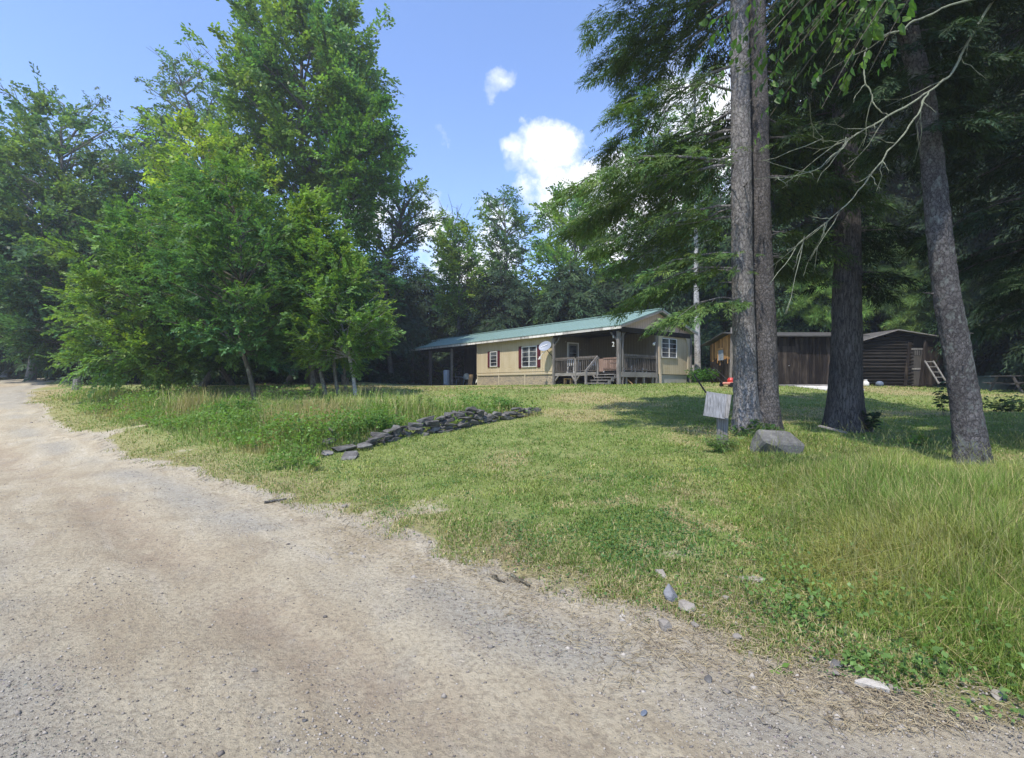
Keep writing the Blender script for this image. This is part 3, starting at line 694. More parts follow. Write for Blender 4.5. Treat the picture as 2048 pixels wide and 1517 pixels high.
# grove of young trees by the weeds
GV = 'young trees of the grove between the road and the lawn'
make_decid('beech_tree', [(310, 400, 470), (380, 340, 560), (460, 300, 600), (560, 300, 620), (650, 330, 620), (720, 400, 560)], 17, 510, 62000, .36, (0.081, 0.160, 0.044), bark='olive', rad=.085, seed=31, nb=80, T=T_BEECH,
           trunk_px=[(512, 800), (500, 750), (482, 690), (478, 620), (482, 540), (476, 460), (450, 370)], rise=.5, group=GV, label='young beech with a bent bare stem leaning left out of the weeds')
make_decid('beech_tree', [(395, 270, 330), (450, 205, 400), (540, 150, 440), (620, 132, 440), (690, 122, 420), (735, 150, 410), (772, 190, 380)], 18.5, 322, 66000, .40, (0.111, 0.192, 0.044), bark='olive', rad=.08, seed=32, nb=90, T=T_BEECH, rise=.4, group=GV,
           extra_trunks=[[(338, 785), (330, 700), (300, 620), (280, 540)]], label='broad bushy young tree nearest the road, with branches down to the weeds')
make_decid('birch_tree', [(380, 590, 640), (460, 555, 690), (560, 545, 760), (640, 560, 808), (690, 560, 790), (740, 600, 720)], 18, 700, 56000, .36, (0.124, 0.211, 0.044), bark='birch', rad=.075, seed=33, nb=80, T=T_BEECH, rise=.6, group=GV,
           trunk_px=[(712, 798), (704, 740), (692, 690), (672, 610), (650, 540), (630, 470), (615, 400)], label='leaning pale-stemmed young tree at the right end of the grove')
for i, (px0, top, sd_, rd, d_, lab) in enumerate([(655, [(655, 795), (640, 740), (625, 660), (610, 560)], 34, .09, 18.2, 'dark stem second from the left in the clump at the end of the grove'),
                                       (628, [(628, 770), (622, 700), (620, 600), (612, 480)], 35, .12, 21, 'dark leftmost stem of the clump behind the tall goldenrod'),
                                       (676, [(678, 795), (670, 740), (664, 650), (668, 560)], 36, .08, 18.4, 'thick-footed middle stem of the clump at the end of the grove'),
                                       (692, [(694, 793), (688, 740), (690, 660), (700, 560)], 37, .07, 18.7, 'stem just left of the leaning pale one')]):
    make_decid('maple_tree', [(380 + 40 * i, 590, 660), (500, 560, 710), (600, 560, 740), (700, 590, 720)], d_, px0, 9000, .42, (0.072, 0.147, 0.044), bark='maple', rad=rd, seed=sd_, nb=34, T=T_BEECH, trunk_px=top, rise=.5, group=GV, label=lab)
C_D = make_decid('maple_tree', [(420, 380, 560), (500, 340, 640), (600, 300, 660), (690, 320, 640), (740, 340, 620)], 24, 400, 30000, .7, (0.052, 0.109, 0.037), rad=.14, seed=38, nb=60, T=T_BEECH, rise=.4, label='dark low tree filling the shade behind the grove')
# woods behind the house
WD = 'trees at the edge of the woods behind the house'
make_decid('maple_tree', [(440, 885, 925), (480, 872, 960), (560, 862, 975), (640, 880, 960)], 46, 920, 18000, .85, (0.130, 0.211, 0.044), rad=.2, seed=41, nb=44, label='light green maple with two thin stems behind the left end of the roof', group=WD, extra_trunks=[[(928, 740), (934, 640), (936, 540), (940, 470)]], bare_top=1.8)
B2 = make_decid('maple_tree', [(383, 975, 1035), (430, 950, 1065), (500, 960, 1065), (590, 950, 1070), (680, 970, 1060)], 50, 1022, 17000, .85, (0.078, 0.147, 0.050), rad=.22, seed=42, nb=54, limb=1.4, label='open-crowned tree directly above the middle of the green roof', group=WD)
B3 = make_decid('maple_tree', [(388, 1095, 1170), (450, 1055, 1235), (540, 1040, 1265), (660, 1050, 1260)], 48, 1150, 34000, .9, (0.130, 0.224, 0.044), rad=.25, seed=43, nb=64, label='bright green full-crowned maple above the porch end of the roof', group=WD)
make_decid('maple_tree', [(238, 1265, 1335), (300, 1205, 1420), (400, 1180, 1460), (520, 1180, 1480)], 54, 1330, 24000, 1.0, (0.124, 0.205, 0.056), rad=.28, seed=44, nb=60, bare_top=2.5, dead=.2, limb=1.6, label='tall yellowish hardwood seen through the hemlock boughs beside the twin trunks', group=WD)
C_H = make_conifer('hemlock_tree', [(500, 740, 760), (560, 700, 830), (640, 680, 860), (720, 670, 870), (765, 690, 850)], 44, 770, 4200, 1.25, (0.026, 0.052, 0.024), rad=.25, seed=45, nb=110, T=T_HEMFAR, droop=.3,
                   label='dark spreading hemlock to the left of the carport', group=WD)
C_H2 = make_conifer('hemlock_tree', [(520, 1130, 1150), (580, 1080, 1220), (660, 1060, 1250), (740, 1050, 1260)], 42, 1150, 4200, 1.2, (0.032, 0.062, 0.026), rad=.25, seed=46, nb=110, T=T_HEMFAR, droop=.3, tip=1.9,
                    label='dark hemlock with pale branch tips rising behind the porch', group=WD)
def place(src, px, d, s, k, label, group, sy=None):
    x, y, z = G(px, d); return copy_tree(src, (x, y, z - .05), (s, s, sy or s), k, label, group)
BK = 'dark trees crowded in the woods behind the house'
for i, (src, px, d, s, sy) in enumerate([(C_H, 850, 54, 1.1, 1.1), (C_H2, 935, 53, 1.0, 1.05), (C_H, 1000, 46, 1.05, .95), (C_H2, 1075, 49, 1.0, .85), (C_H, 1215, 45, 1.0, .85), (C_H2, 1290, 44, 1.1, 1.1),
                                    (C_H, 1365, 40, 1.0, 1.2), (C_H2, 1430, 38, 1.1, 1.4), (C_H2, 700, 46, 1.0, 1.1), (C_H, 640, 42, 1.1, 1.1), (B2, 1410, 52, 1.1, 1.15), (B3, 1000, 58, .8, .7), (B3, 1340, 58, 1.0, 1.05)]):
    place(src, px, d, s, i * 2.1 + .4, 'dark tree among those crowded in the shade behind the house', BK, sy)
LK = 'dark trees in the shaded woods beyond the road bend and grove'
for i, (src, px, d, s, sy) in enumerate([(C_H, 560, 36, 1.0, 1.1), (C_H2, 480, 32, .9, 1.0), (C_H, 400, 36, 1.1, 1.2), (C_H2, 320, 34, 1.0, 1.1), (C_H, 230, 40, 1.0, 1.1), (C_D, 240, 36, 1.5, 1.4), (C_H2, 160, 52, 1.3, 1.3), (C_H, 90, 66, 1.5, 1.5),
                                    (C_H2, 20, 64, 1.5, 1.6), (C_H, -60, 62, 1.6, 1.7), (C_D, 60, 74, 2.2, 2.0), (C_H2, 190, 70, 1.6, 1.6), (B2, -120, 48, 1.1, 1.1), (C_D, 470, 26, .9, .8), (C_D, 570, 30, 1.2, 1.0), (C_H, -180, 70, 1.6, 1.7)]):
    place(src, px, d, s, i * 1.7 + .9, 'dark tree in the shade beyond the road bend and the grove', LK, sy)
x, y, z = G(1395, 30)
make_decid('birch_tree', [(120, 1370, 1430), (300, 1350, 1450), (480, 1360, 1440)], 30, 1395, 4500, .6, (0.078, 0.154, 0.037), bark='birch', rad=.2, seed=47, nb=24,
           trunk_px=[(1396, 750), (1394, 650), (1393, 560), (1392, 460), (1390, 300), (1390, 150)], label='pale grey straight trunk standing between the house and the board shed')
# right side: tall dark woods and soft drooping pines
TH = make_conifer('hemlock_tree', [(70, 1590, 1610), (170, 1550, 1655), (290, 1500, 1700), (450, 1480, 1720), (620, 1480, 1720), (730, 1500, 1700)], 33, 1600, 9000, 1.25, (0.024, 0.046, 0.020), rad=.3, seed=51, nb=190, T=T_HEMFAR, droop=.28,
                  label='tall dark hemlock in the woods straight behind the board shed')
RK = 'tall dark hemlocks in the woods behind the sheds'
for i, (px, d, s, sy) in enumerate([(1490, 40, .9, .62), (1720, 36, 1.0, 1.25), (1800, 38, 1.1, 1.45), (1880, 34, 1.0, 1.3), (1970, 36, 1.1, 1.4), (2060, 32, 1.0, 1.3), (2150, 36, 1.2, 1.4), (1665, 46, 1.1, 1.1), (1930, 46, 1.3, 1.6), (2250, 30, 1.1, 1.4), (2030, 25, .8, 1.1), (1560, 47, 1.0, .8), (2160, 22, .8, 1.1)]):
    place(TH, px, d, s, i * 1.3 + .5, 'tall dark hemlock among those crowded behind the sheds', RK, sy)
PK = (.15, .25, .065)
make_conifer('larch_tree', [(470, 1600, 1640), (540, 1565, 1680), (600, 1545, 1700), (640, 1550, 1700)], 31, 1620, 4200, .7, PK, rad=.14, seed=52, nb=70, T=T_PINE, droop=.35, label='soft light green larch drooping over the board shed roof', tip=1.6)
make_conifer('larch_tree', [(430, 1700, 1740), (520, 1660, 1790), (590, 1650, 1800), (618, 1660, 1790)], 31.5, 1715, 3600, .7, (0.078, 0.134, 0.044), rad=.14, seed=53, nb=70, T=T_PINE, droop=.35, label='soft larch rising behind the gap between the two sheds', tip=1.6)
make_conifer('larch_tree', [(440, 1890, 1930), (530, 1820, 2010), (600, 1790, 2060), (650, 1810, 2050)], 28.8, 1935, 5200, .7, (.13, .21, .06), rad=.15, seed=54, nb=80, T=T_PINE, droop=.4, label='light green drooping larch over the right side of the log barn', tip=1.7)
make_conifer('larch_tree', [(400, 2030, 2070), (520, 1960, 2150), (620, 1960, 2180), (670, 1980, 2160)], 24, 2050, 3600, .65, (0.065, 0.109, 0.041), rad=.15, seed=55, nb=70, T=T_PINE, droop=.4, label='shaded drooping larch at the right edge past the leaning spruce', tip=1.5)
# near hemlocks on the right
make_conifer('hemlock_tree', [(-700, 1440, 1520), (-350, 1260, 1740), (-100, 1120, 1760), (60, 1105, 1730), (160, 1128, 1700), (245, 1140, 1690), (360, 1015, 1730), (420, 1150, 1700), (520, 1190, 1680), (575, 1215, 1650), (605, 1235, 1620)], 11, 1495, 5400, .40,
             (0.078, 0.134, 0.037), bark='grey', seed=61, nb=48, spiky=.35, width=.5, sides=72, tip=1.7, aim=(165, 62), flare=.6,
             trunk_px=[(1497, 872, 58), (1492, 800, 50), (1489, 700, 48), (1485, 500, 43), (1484, 300, 42), (1482, 60, 38), (1478, -300, 32), (1470, -750, 12)],
             label='left of the twin trunks, pale scaly bark, its long boughs reaching over the house roof')
make_conifer('hemlock_tree', [(-600, 1490, 1540), (-250, 1370, 1760), (0, 1380, 1800), (200, 1420, 1780), (330, 1440, 1760), (450, 1480, 1740), (540, 1500, 1640)], 11.3, 1537, 2600, .42,
             (0.05, 0.088, 0.028), bark='rough', seed=62, nb=40, sides=72, aim=(60, 75),
             trunk_px=[(1536, 868, 54), (1533, 800, 50), (1529, 650, 48), (1523, 450, 43), (1520, 200, 38), (1517, 0, 35), (1514, -300, 28), (1512, -650, 10)],
             label='right of the twin trunks, darker rough bark, touching the paler one')
make_conifer('hemlock_tree', [(-700, 1650, 1710), (-300, 1480, 1900), (0, 1470, 1960), (200, 1500, 1960), (350, 1530, 1920), (480, 1580, 1860), (560, 1620, 1800)], 12, 1690, 4600, .45,
             (0.022, 0.042, 0.018), bark='hem', seed=63, nb=90, sides=72, aim=(90, 125), flare=.6,
             trunk_px=[(1690, 868, 74), (1689, 830, 68), (1692, 740, 61), (1695, 600, 56), (1696, 450, 51), (1692, 250, 45), (1688, 50, 40), (1684, -250, 32), (1682, -650, 14)],
             label='straight dark furrowed hemlock trunk standing alone between the twin trunks and the leaning spruce')
make_conifer('spruce_tree', [(-600, 1740, 1800), (-250, 1620, 1950), (-40, 1600, 2000), (120, 1680, 1990), (260, 1760, 1960)], 8, 1942, 2600, .4,
             (0.028, 0.050, 0.022), bark='spruce', seed=64, nb=46, sides=72, flare=.3,
             trunk_px=[(1945, 955, 72), (1941, 900, 60), (1930, 810, 55), (1914, 700, 51), (1895, 590, 48), (1880, 450, 44), (1868, 320, 42), (1848, 170, 40), (1818, 40, 38), (1795, -200, 32), (1770, -600, 12)],
             label='spruce with flaky bark leaning left, nearest trunk at the right')
T5 = make_conifer('hemlock_tree', [(-600, 2180, 2260), (-200, 1960, 2500), (100, 1890, 2550), (300, 1880, 2560), (450, 1920, 2550), (600, 2000, 2500)], 9, 2240, 8500, .42,
             (0.022, 0.042, 0.018), bark='hem', seed=65, nb=110, rad=.3, label='dark hemlock just outside the right edge, its boughs and dead lichened limbs reaching in')
b5 = np.array(T5.location)
def px3(pts, d0, d1):
    n = len(pts); return [P(x, y, d0 + (d1 - d0) * i / (n - 1)) for i, (x, y) in enumerate(pts)]
def limb(parent, pts, r0, r1, twigs=0, seed=0, name='dead_branch'):
    rng = np.random.default_rng(seed); p = np.array(pts); n = len(p); s = np.linspace(0, n - 1, n * 6)
    q = np.stack([np.interp(s, range(n), p[:, k]) for k in range(3)], -1)
    q[1:-1] += rng.normal(0, .012, (len(q) - 2, 3)); q[2:-2] = (q[1:-3] + q[2:-2] + q[3:-1]) / 3
    parts = [tubes(q[None], (np.linspace(r0, r1, len(q)) * (1 + rng.normal(0, .12, len(q))))[None], 7)]
    for k in range(twigs):
        i = rng.integers(3, len(q) - 2); t = q[i + 1] - q[i]; t /= np.linalg.norm(t); dr = t * .8 + rng.normal(0, .5, 3); dr[2] -= .25; L = .15 + rng.random() * .45
        tt = np.linspace(0, 1, 5)[:, None]; w = q[i] + dr * L * tt + rng.normal(0, .01, (5, 3)); parts.append(tubes(w[None], np.linspace(.007, .002, 5)[None], 4))
        e = w[3]; d2 = dr + rng.normal(0, .5, 3); w2 = e + d2 * L * .4 * tt[:4]; parts.append(tubes(w2[None], np.linspace(.004, .0015, 4)[None], 3))
    V, Q = join(parts); base = np.array(parent.location); o = mk(name, V - base, Q, BARK['dead'], parent, smooth=True); return o
t5p = P(2240, 120, 9)
limb(T5, [P(2240, -190, 9)] + px3([(2090, -110), (2005, -25), (1962, 45), (1928, 105), (1908, 145), (1862, 180), (1782, 229), (1740, 252), (1711, 270), (1680, 300), (1638, 336), (1600, 350), (1555, 353), (1510, 357)], 7.4, 6.0), .022, .003, 18, 1)
limb(T5, px3([(1862, 180), (1842, 225), (1805, 275), (1773, 312), (1745, 350), (1724, 375), (1694, 408), (1661, 438), (1620, 470), (1590, 492), (1578, 503)], 6.5, 5.9), .012, .0025, 18, 2)
limb(T5, [P(2200, -60, 8)] + px3([(1915, 0), (1870, 25), (1833, 38), (1795, 62), (1754, 69), (1736, 92), (1731, 125), (1734, 158), (1745, 185), (1752, 210), (1780, 230)], 6.6, 6.2), .015, .006, 6, 3)
limb(T5, px3([(1711, 272), (1690, 278), (1650, 281), (1620, 268)], 6.3, 6.1), .006, .002, 6, 4)
# broad leaved branch hanging in from a maple just right of and above the picture
def overhang():
    rng = np.random.default_rng(71); base = np.array([6.3, 3.2, H1(6.3, 3.2)]); root = empty('maple_tree', base, label='slender maple beside the camera hanging broad green leaves in front of the twin trunks', cat='tree')
    tr = np.array([base, base + [.1, .1, 2], [5.9, 3.6, 4.6], [5.2, 4.2, 6.2], [4.2, 4.8, 6.6]]); parts = [trunk_tube(tr, np.array([.09, .08, .06, .045, .03]), 12, .4, 3)]
    tips = [(1490, 215), (1500, 120), (1530, 250), (1475, 95), (1555, 130), (1585, 90), (1620, 60), (1655, 40), (1600, 215), (1640, 215), (1680, 190), (1690, 30), (1560, 20), (1700, 120), (1420, 20), (1400, 90), (1570, 60), (1450, 190), (1500, 40), (1650, 120), (1380, 215), (1740, 150)]
    Vp = []; Fw = []
    for i, (a, b) in enumerate(tips):
        e = P(a + rng.normal(0, 6), b, 5.2 + rng.random() * .9); s = tr[-1] * (1 - .0) + rng.normal(0, .25, 3); s = tr[3] * .4 + tr[4] * .6 + rng.normal(0, .1, 3)
        tt = np.linspace(0, 1, 9)[:, None]; m = (s + e) / 2 + [0, 0, .5]; w = s * (1 - tt) ** 2 + m * 2 * tt * (1 - tt) + e * tt ** 2
        parts.append(tubes(w[None], np.linspace(.012, .003, 9)[None], 5))
        for k in range(7):
            t_ = .62 + .38 * rng.random(); q = s * (1 - t_) ** 2 + m * 2 * t_ * (1 - t_) + e * t_ ** 2; Vp.append(q + rng.normal(0, .07, 3)); Fw.append(e - m + rng.normal(0, .35, 3))
    T = []
    for k in range(6):
        n = 3; out = []
        for j in range(n):   # leaf of two folded halves and a pointed tip
            a = rng.normal(0, .8); p = -.5 + rng.normal(0, .4); dd = np.array([math.cos(a) * math.cos(p), math.sin(a) * math.cos(p), math.sin(p)]); s_ = np.cross([0, 0, 1], dd); s_ /= np.linalg.norm(s_); u_ = np.cross(dd, s_)
            b0 = np.array([j * .05, 0, 0]); L = .105 * (.7 + .5 * rng.random())
            for sg in (1, -1): out.append([b0, b0 + dd * L * .35 + (s_ * sg * .38 + u_ * .12) * L, b0 + dd * L * .72 + (s_ * sg * .25 + u_ * .08) * L, b0 + dd * L * 1.02])
        T.append(out)
    V, Q, C = stamp(np.array(T), np.array(Vp), np.array(Fw), np.ones(len(Vp)), rng, (.085, .165, .03), .25, .1, .5)
    Vw, Qw = join(parts); mk('trunk', Vw - base, Qw, BARK['olive'], root, smooth=True); mk('crown', V - base, Q, M_LEAF, root, col=C)
overhang()
# far woods closing every gap: one mass nobody could count
def woods():
    rng = np.random.default_rng(81); N = 15000
    th = rng.uniform(-1.25, 1.25, N); dd = rng.uniform(66, 84, N); x = np.sin(th) * dd; y = np.cos(th) * dd; g = H(x, y)
    top = 9 + 7 * fbm(th * 30, th * 0, 3, 9) + np.where(th > .55, 8, 0) + np.where(th < -.6, 8, 0) - np.where((th > -.25) & (th < 0.05), 5.5, 0)
    z = g + rng.random(N) ** .8 * top; pos = np.stack([x, y, z], -1); fw = rng.normal(0, 1, (N, 3)); fw[:, 2] *= .3
    V, Q, C = stamp(T_DEC, pos, fw, 2.1 * (.7 + .6 * rng.random(N)), rng, (0.032, 0.060, 0.026), .3, .15)
    tag(mk('distant_woods', V, Q, M_LEAF, col=C), kind='stuff')
woods()
# ------------------------------------------------------------------ grass, weeds, gravel (stuff) and single plants
WEED = np.array([P(*c)[:2] for c in [(95, 800, 24), (170, 835, 16.5), (330, 895, 12.2), (480, 930, 9.6), (610, 935, 8.3), (640, 905, 9.3), (700, 900, 9.8), (800, 882, 10.8), (900, 860, 11.8), (1060, 832, 14), (1060, 820, 15),
                                     (960, 815, 15.0), (860, 810, 14.6), (740, 808, 14.4), (560, 812, 14.6), (430, 805, 16.5), (300, 790, 19.5), (190, 775, 24)]])
BANK = np.array([P(*c)[:2] for c in [(2200, 1480, 2.25), (1900, 1385, 2.62), (1700, 1290, 3.05), (1600, 1225, 3.5), (1530, 1130, 4.25), (1500, 1030, 5.7), (1440, 940, 7.6), (1400, 885, 9.8), (1480, 862, 11.6), (1640, 868, 11.4), (1760, 885, 10.6),
                                     (1890, 930, 9.0), (2100, 940, 8.2), (2400, 960, 7.5), (2500, 1400, 2.6)]])
def zone(x, y):
    w = inpoly(x + (fbm(x, y, .7, 91) - .5) * .9, y + (fbm(x, y, .7, 92) - .5) * .9, WEED); b = inpoly(x + (fbm(x, y, .6, 93) - .5) * .7, y + (fbm(x, y, .6, 94) - .5) * .7, BANK)
    return w, b
HOUSE_C = np.array([5.4, 25.0]); HU = np.array([-.622, .783]); HV = np.array([.783, .622])
def inhouse(x, y):
    u = (x - HOUSE_C[0]) * HU[0] + (y - HOUSE_C[1]) * HU[1]; v = (x - HOUSE_C[0]) * HV[0] + (y - HOUSE_C[1]) * HV[1]
    return (u > -.05) & (u < 22.5) & (v > -.05) & (v < 6.2)
def sample(n, d0, d1, p, rng, lo=-60, hi=2110):
    u = rng.random(n); q = 1 - p; d = (d0 ** q + u * (d1 ** q - d0 ** q)) ** (1 / q) if abs(q) > 1e-6 else d0 * (d1 / d0) ** u
    px = lo + (hi - lo) * rng.random(n); return (px - 1024) / F * d, d
def blades(name, x, y, h, w, col, rng, lean=.5, segs=2, label=None, zoff=0):
    n = len(x); z = HZ(x, y) - .012 + zoff; az = rng.random(n) * 6.283; ln = np.abs(rng.normal(0, lean, n)) * h; face = az + rng.normal(1.57, .5, n)
    dx, dy = np.cos(az) * ln, np.sin(az) * ln; sx, sy = np.cos(face) * w / 2, np.sin(face) * w / 2
    b = np.stack([x, y, z], -1); S = np.stack([sx, sy, np.zeros(n)], -1)
    M = b + np.stack([dx * .3, dy * .3, h * .6], -1); T = b + np.stack([dx, dy, h * np.clip(1 - (ln / h) ** 2 * .28, .35, 1)], -1)
    V = np.stack([b - S, b + S, M + S * .75, M - S * .75, T + S * .08, T - S * .08], 1).reshape(-1, 3)
    i = np.arange(n)[:, None] * 6; Q = np.concatenate([i + [0, 1, 2, 3], i + [3, 2, 4, 5]], 1).reshape(-1, 4)
    C = np.repeat(col[:, None], 6, 1); C[:, :2] *= .8; C[:, 4:] *= 1.12; C = C.reshape(-1, 3)
    return tag(mk(name, V, Q, M_GRASS, col=np.clip(C, .005, .9)), kind='stuff')
GR = np.array([.17, .25, .058]); GY = np.array([.34, .355, .11]); GD = np.array([.46, .385, .21]); GB = np.array([.12, .215, .06])
def gcol(x, y, rng, dry, blue=.3):
    n = len(x); a = fbm(x, y, 1.3, 95); k = np.clip((a - .45) * 2.2 + rng.normal(0, .25, n), 0, 1)[:, None]
    c = GR * (1 - k) + GY * k; b = np.clip((fbm(x, y, .9, 96) - .5) * 3 + rng.normal(0, .2, n), 0, 1)[:, None] * blue; c = c * (1 - b) + GB * b
    d = (rng.random(n) < dry)[:, None]; c = np.where(d, GD, c); return c * ((1 + rng.normal(0, .18, n)) * (.74 + .52 * fbm(x, y, .42, 151)))[:, None]
def lawn():
    rng = np.random.default_rng(101); x, y = sample(560000, 2.6, 27, 1.55, rng); sd, att = surf_attr(x, y); w, b = zone(x, y)
    dens = sstep(-.05, .45, sd + (fbm(x, y, .45, 97) - .5) * .9) * (.35 + .65 * sstep(.25, .5, fbm(x, y, .5, 98))); dens *= 1 - .8 * sstep(.62, .75, fbm(x, y, 1.6, 31)) * sstep(3.2, .5, sd)
    keep = (rng.random(len(x)) < dens) & ~w & ~b & ~inhouse(x, y) & (sd > 0); x, y, sd, att = x[keep], y[keep], sd[keep], att[keep]
    n = len(x); tuss = sstep(.5, .8, fbm(x, y, .35, 99)); h = (.022 + .03 * rng.random(n) + .045 * tuss * rng.random(n)) * (1 + .022 * y); wd = .0035 + .0011 * y
    blades('lawn_grass', x, y, h, wd * (.6 + .8 * rng.random(n)), gcol(x, y, rng, np.clip(att[:, 2] * .8 + .08, 0, .92)), rng, .8)
def tall():
    rng = np.random.default_rng(102)
    x, y = sample(330000, 2.3, 26, 1.35, rng); w, b = zone(x, y); sd = road_sd(x, y)
    k = w & (sd > .3); x1, y1 = x[k], y[k]; n = len(x1); f = sstep(0, 1.6, np.minimum(dpoly(x1, y1, np.vstack([WEED, WEED[:1]])), 3)); f2 = .55 + .9 * fbm(x1, y1, 1.1, 103)
    h = (.12 + .52 * f * f2) * (.5 + .8 * rng.random(n)); tan_ = sstep(.52, .68, fbm(x1, y1, 1.0, 120))[:, None] * .6; blades('tall_roadside_grass', x1, y1, h, (.0045 + .0009 * y1) * (.7 + .6 * rng.random(n)), gcol(x1, y1, rng, .16, .3) * 1.12 * (1 - tan_) + GD * np.array([.95, .8, .8]) * tan_, rng, .45)
    x, y = sample(300000, 2.3, 12, 1.2, rng, 1380, 2250); w, b = zone(x, y); sd = road_sd(x, y)
    k = b & (sd > .0); x1, y1 = x[k], y[k]; n = len(x1); f = sstep(0, 1.3, dpoly(x1, y1, np.vstack([BANK, BANK[:1]])))
    shade = sstep(5.6, 8.0, y1); h = (.07 + .36 * f * (.5 + fbm(x1, y1, .8, 104))) * (.45 + .8 * rng.random(n)) * (1 - .62 * shade)
    blades('tall_bank_grass', x1, y1, h, (.0035 + .0009 * y1) * (.7 + .6 * rng.random(n)), gcol(x1, y1, rng, .17, .35) * np.array([1.06, 1.04, .95]), rng, .75)
    # flowering stems with pale seed heads
    m = 1100; x2, y2 = sample(m * 6, 3, 9.5, 1, rng, 1450, 2150); k = inpoly(x2, y2, BANK); x2, y2 = x2[k][:m], y2[k][:m]; n = len(x2); z = HZ(x2, y2); az = rng.random(n) * 6.28; hh = .32 + .3 * rng.random(n); ln = .05 + .22 * rng.random(n)
    top = np.stack([x2 + np.cos(az) * ln, y2 + np.sin(az) * ln, z + hh], -1); mid = np.stack([x2 + np.cos(az) * ln * .3, y2 + np.sin(az) * ln * .3, z + hh * .6], -1); bt = np.stack([x2, y2, z], -1)
    V1, Q1 = tubes(np.stack([bt, mid, top], 1), np.full((n, 3), .0012), 3); tp = (top - mid); tp /= np.linalg.norm(tp, axis=1, keepdims=True)
    V2, Q2 = tubes(np.stack([top, top + tp * .02, top + tp * .05], 1), np.tile([.001, .0032, .001], (n, 1)), 4)
    V, Q = join([(V1, Q1), (V2, Q2)]); C = np.tile([.30, .31, .12], (len(V), 1)); tag(mk('grass_seed_heads', V, Q, M_GRASS, col=C), kind='stuff')
def outer():
    """the verge and lawn carried on past both sides of the view"""
    rng = np.random.default_rng(170); x = rng.uniform(-2, 17, 260000); y = rng.uniform(-6, 20, 260000); sd = road_sd(x, y); px = 1024 + 1000 * x / np.maximum(y, .05)
    k = (sd > .15) & ((px > 2105) | (y < 2.2)) & (rng.random(len(x)) < np.clip(9 / np.hypot(x, y), .15, 1) ** 1.2); x, y, sd = x[k], y[k], sd[k]; n = len(x)
    h = (.05 + .22 * sstep(.3, 1.6, sd) * (.4 + .9 * fbm(x, y, .9, 171)) * sstep(11, 8, y)) * (.5 + .8 * rng.random(n)); blades('verge_grass', x, y, h, .007 + .006 * rng.random(n) + .0006 * np.hypot(x, y), gcol(x, y, rng, .15, .35), rng, .7)
def broad():
    """clover, plantain and bramble leaves"""
    rng = np.random.default_rng(105)
    def leaves(name, x, y, z, L, col, tilt=.5):
        n = len(x); az = rng.random(n) * 6.28; p = rng.normal(.15, tilt, n); d = np.stack([np.cos(az) * np.cos(p), np.sin(az) * np.cos(p), np.sin(p)], -1); s = np.stack([-np.sin(az), np.cos(az), rng.normal(0, .3, n)], -1)
        b = np.stack([x, y, z], -1); L = L[:, None]; V = np.stack([b, b + d * L * .5 + s * L * .36, b + d * L - [0, 0, .006], b + d * L * .5 - s * L * .36], 1).reshape(-1, 3)
        C = np.repeat(np.array(col) * (1 + rng.normal(0, .2, n))[:, None], 4, 0); return tag(mk(name, V, np.arange(n * 4).reshape(-1, 4), M_LEAF, col=np.clip(C, .01, .9)), kind='stuff')
    x, y = sample(150000, 2.6, 16, 1.5, rng); sd = road_sd(x, y); w, b = zone(x, y); k = (sd > .15) & ~w & ~b & (rng.random(len(x)) < .10 + .9 * sstep(.52, .66, fbm(x, y, .55, 106)) * sstep(.3, 1, sd)); x, y = x[k], y[k]; n = len(x)
    leaves('clover', x, y, HZ(x, y) + .015 + .02 * rng.random(n), .012 + .02 * rng.random(n) + .0008 * y, (.10, .20, .06))
    x, y = sample(90000, 2.3, 12, 1.2, rng, 1200, 2250); sd = road_sd(x, y); w, b = zone(x, y); k = (sd > .0) & (b | (dpoly(x, y, np.vstack([BANK, BANK[:1]])) < .35)) & (rng.random(len(x)) < .05 + sstep(2.2, .3, sd) * sstep(.4, .7, fbm(x, y, .3, 107)) * .38 + .35 * sstep(8.3, 9.4, y))
    x, y, sd = x[k], y[k], sd[k]; n = len(x); leaves('broadleaf_weeds', x, y, HZ(x, y) + .02 + (.03 + .17 * sstep(.1, .9, sd)) * rng.random(n), .016 + .034 * rng.random(n) ** 1.8, (.16, .27, .075), .6)
    x, y = sample(130000, 7.5, 24, 1.1, rng, 60, 1110); sd = road_sd(x, y); w, b = zone(x, y); k = w & (rng.random(len(x)) < .25 + .75 * sstep(.4, .6, fbm(x, y, 1.0, 108))); x, y = x[k], y[k]; n = len(x)
    lump = .14 + .55 * sstep(.3, .7, fbm(x, y, 1.3, 109)); leaves('roadside_weeds', x, y, HZ(x, y) + .05 + lump * rng.random(n) ** .6, .035 + .05 * rng.random(n), (.15, .26, .06), .5)
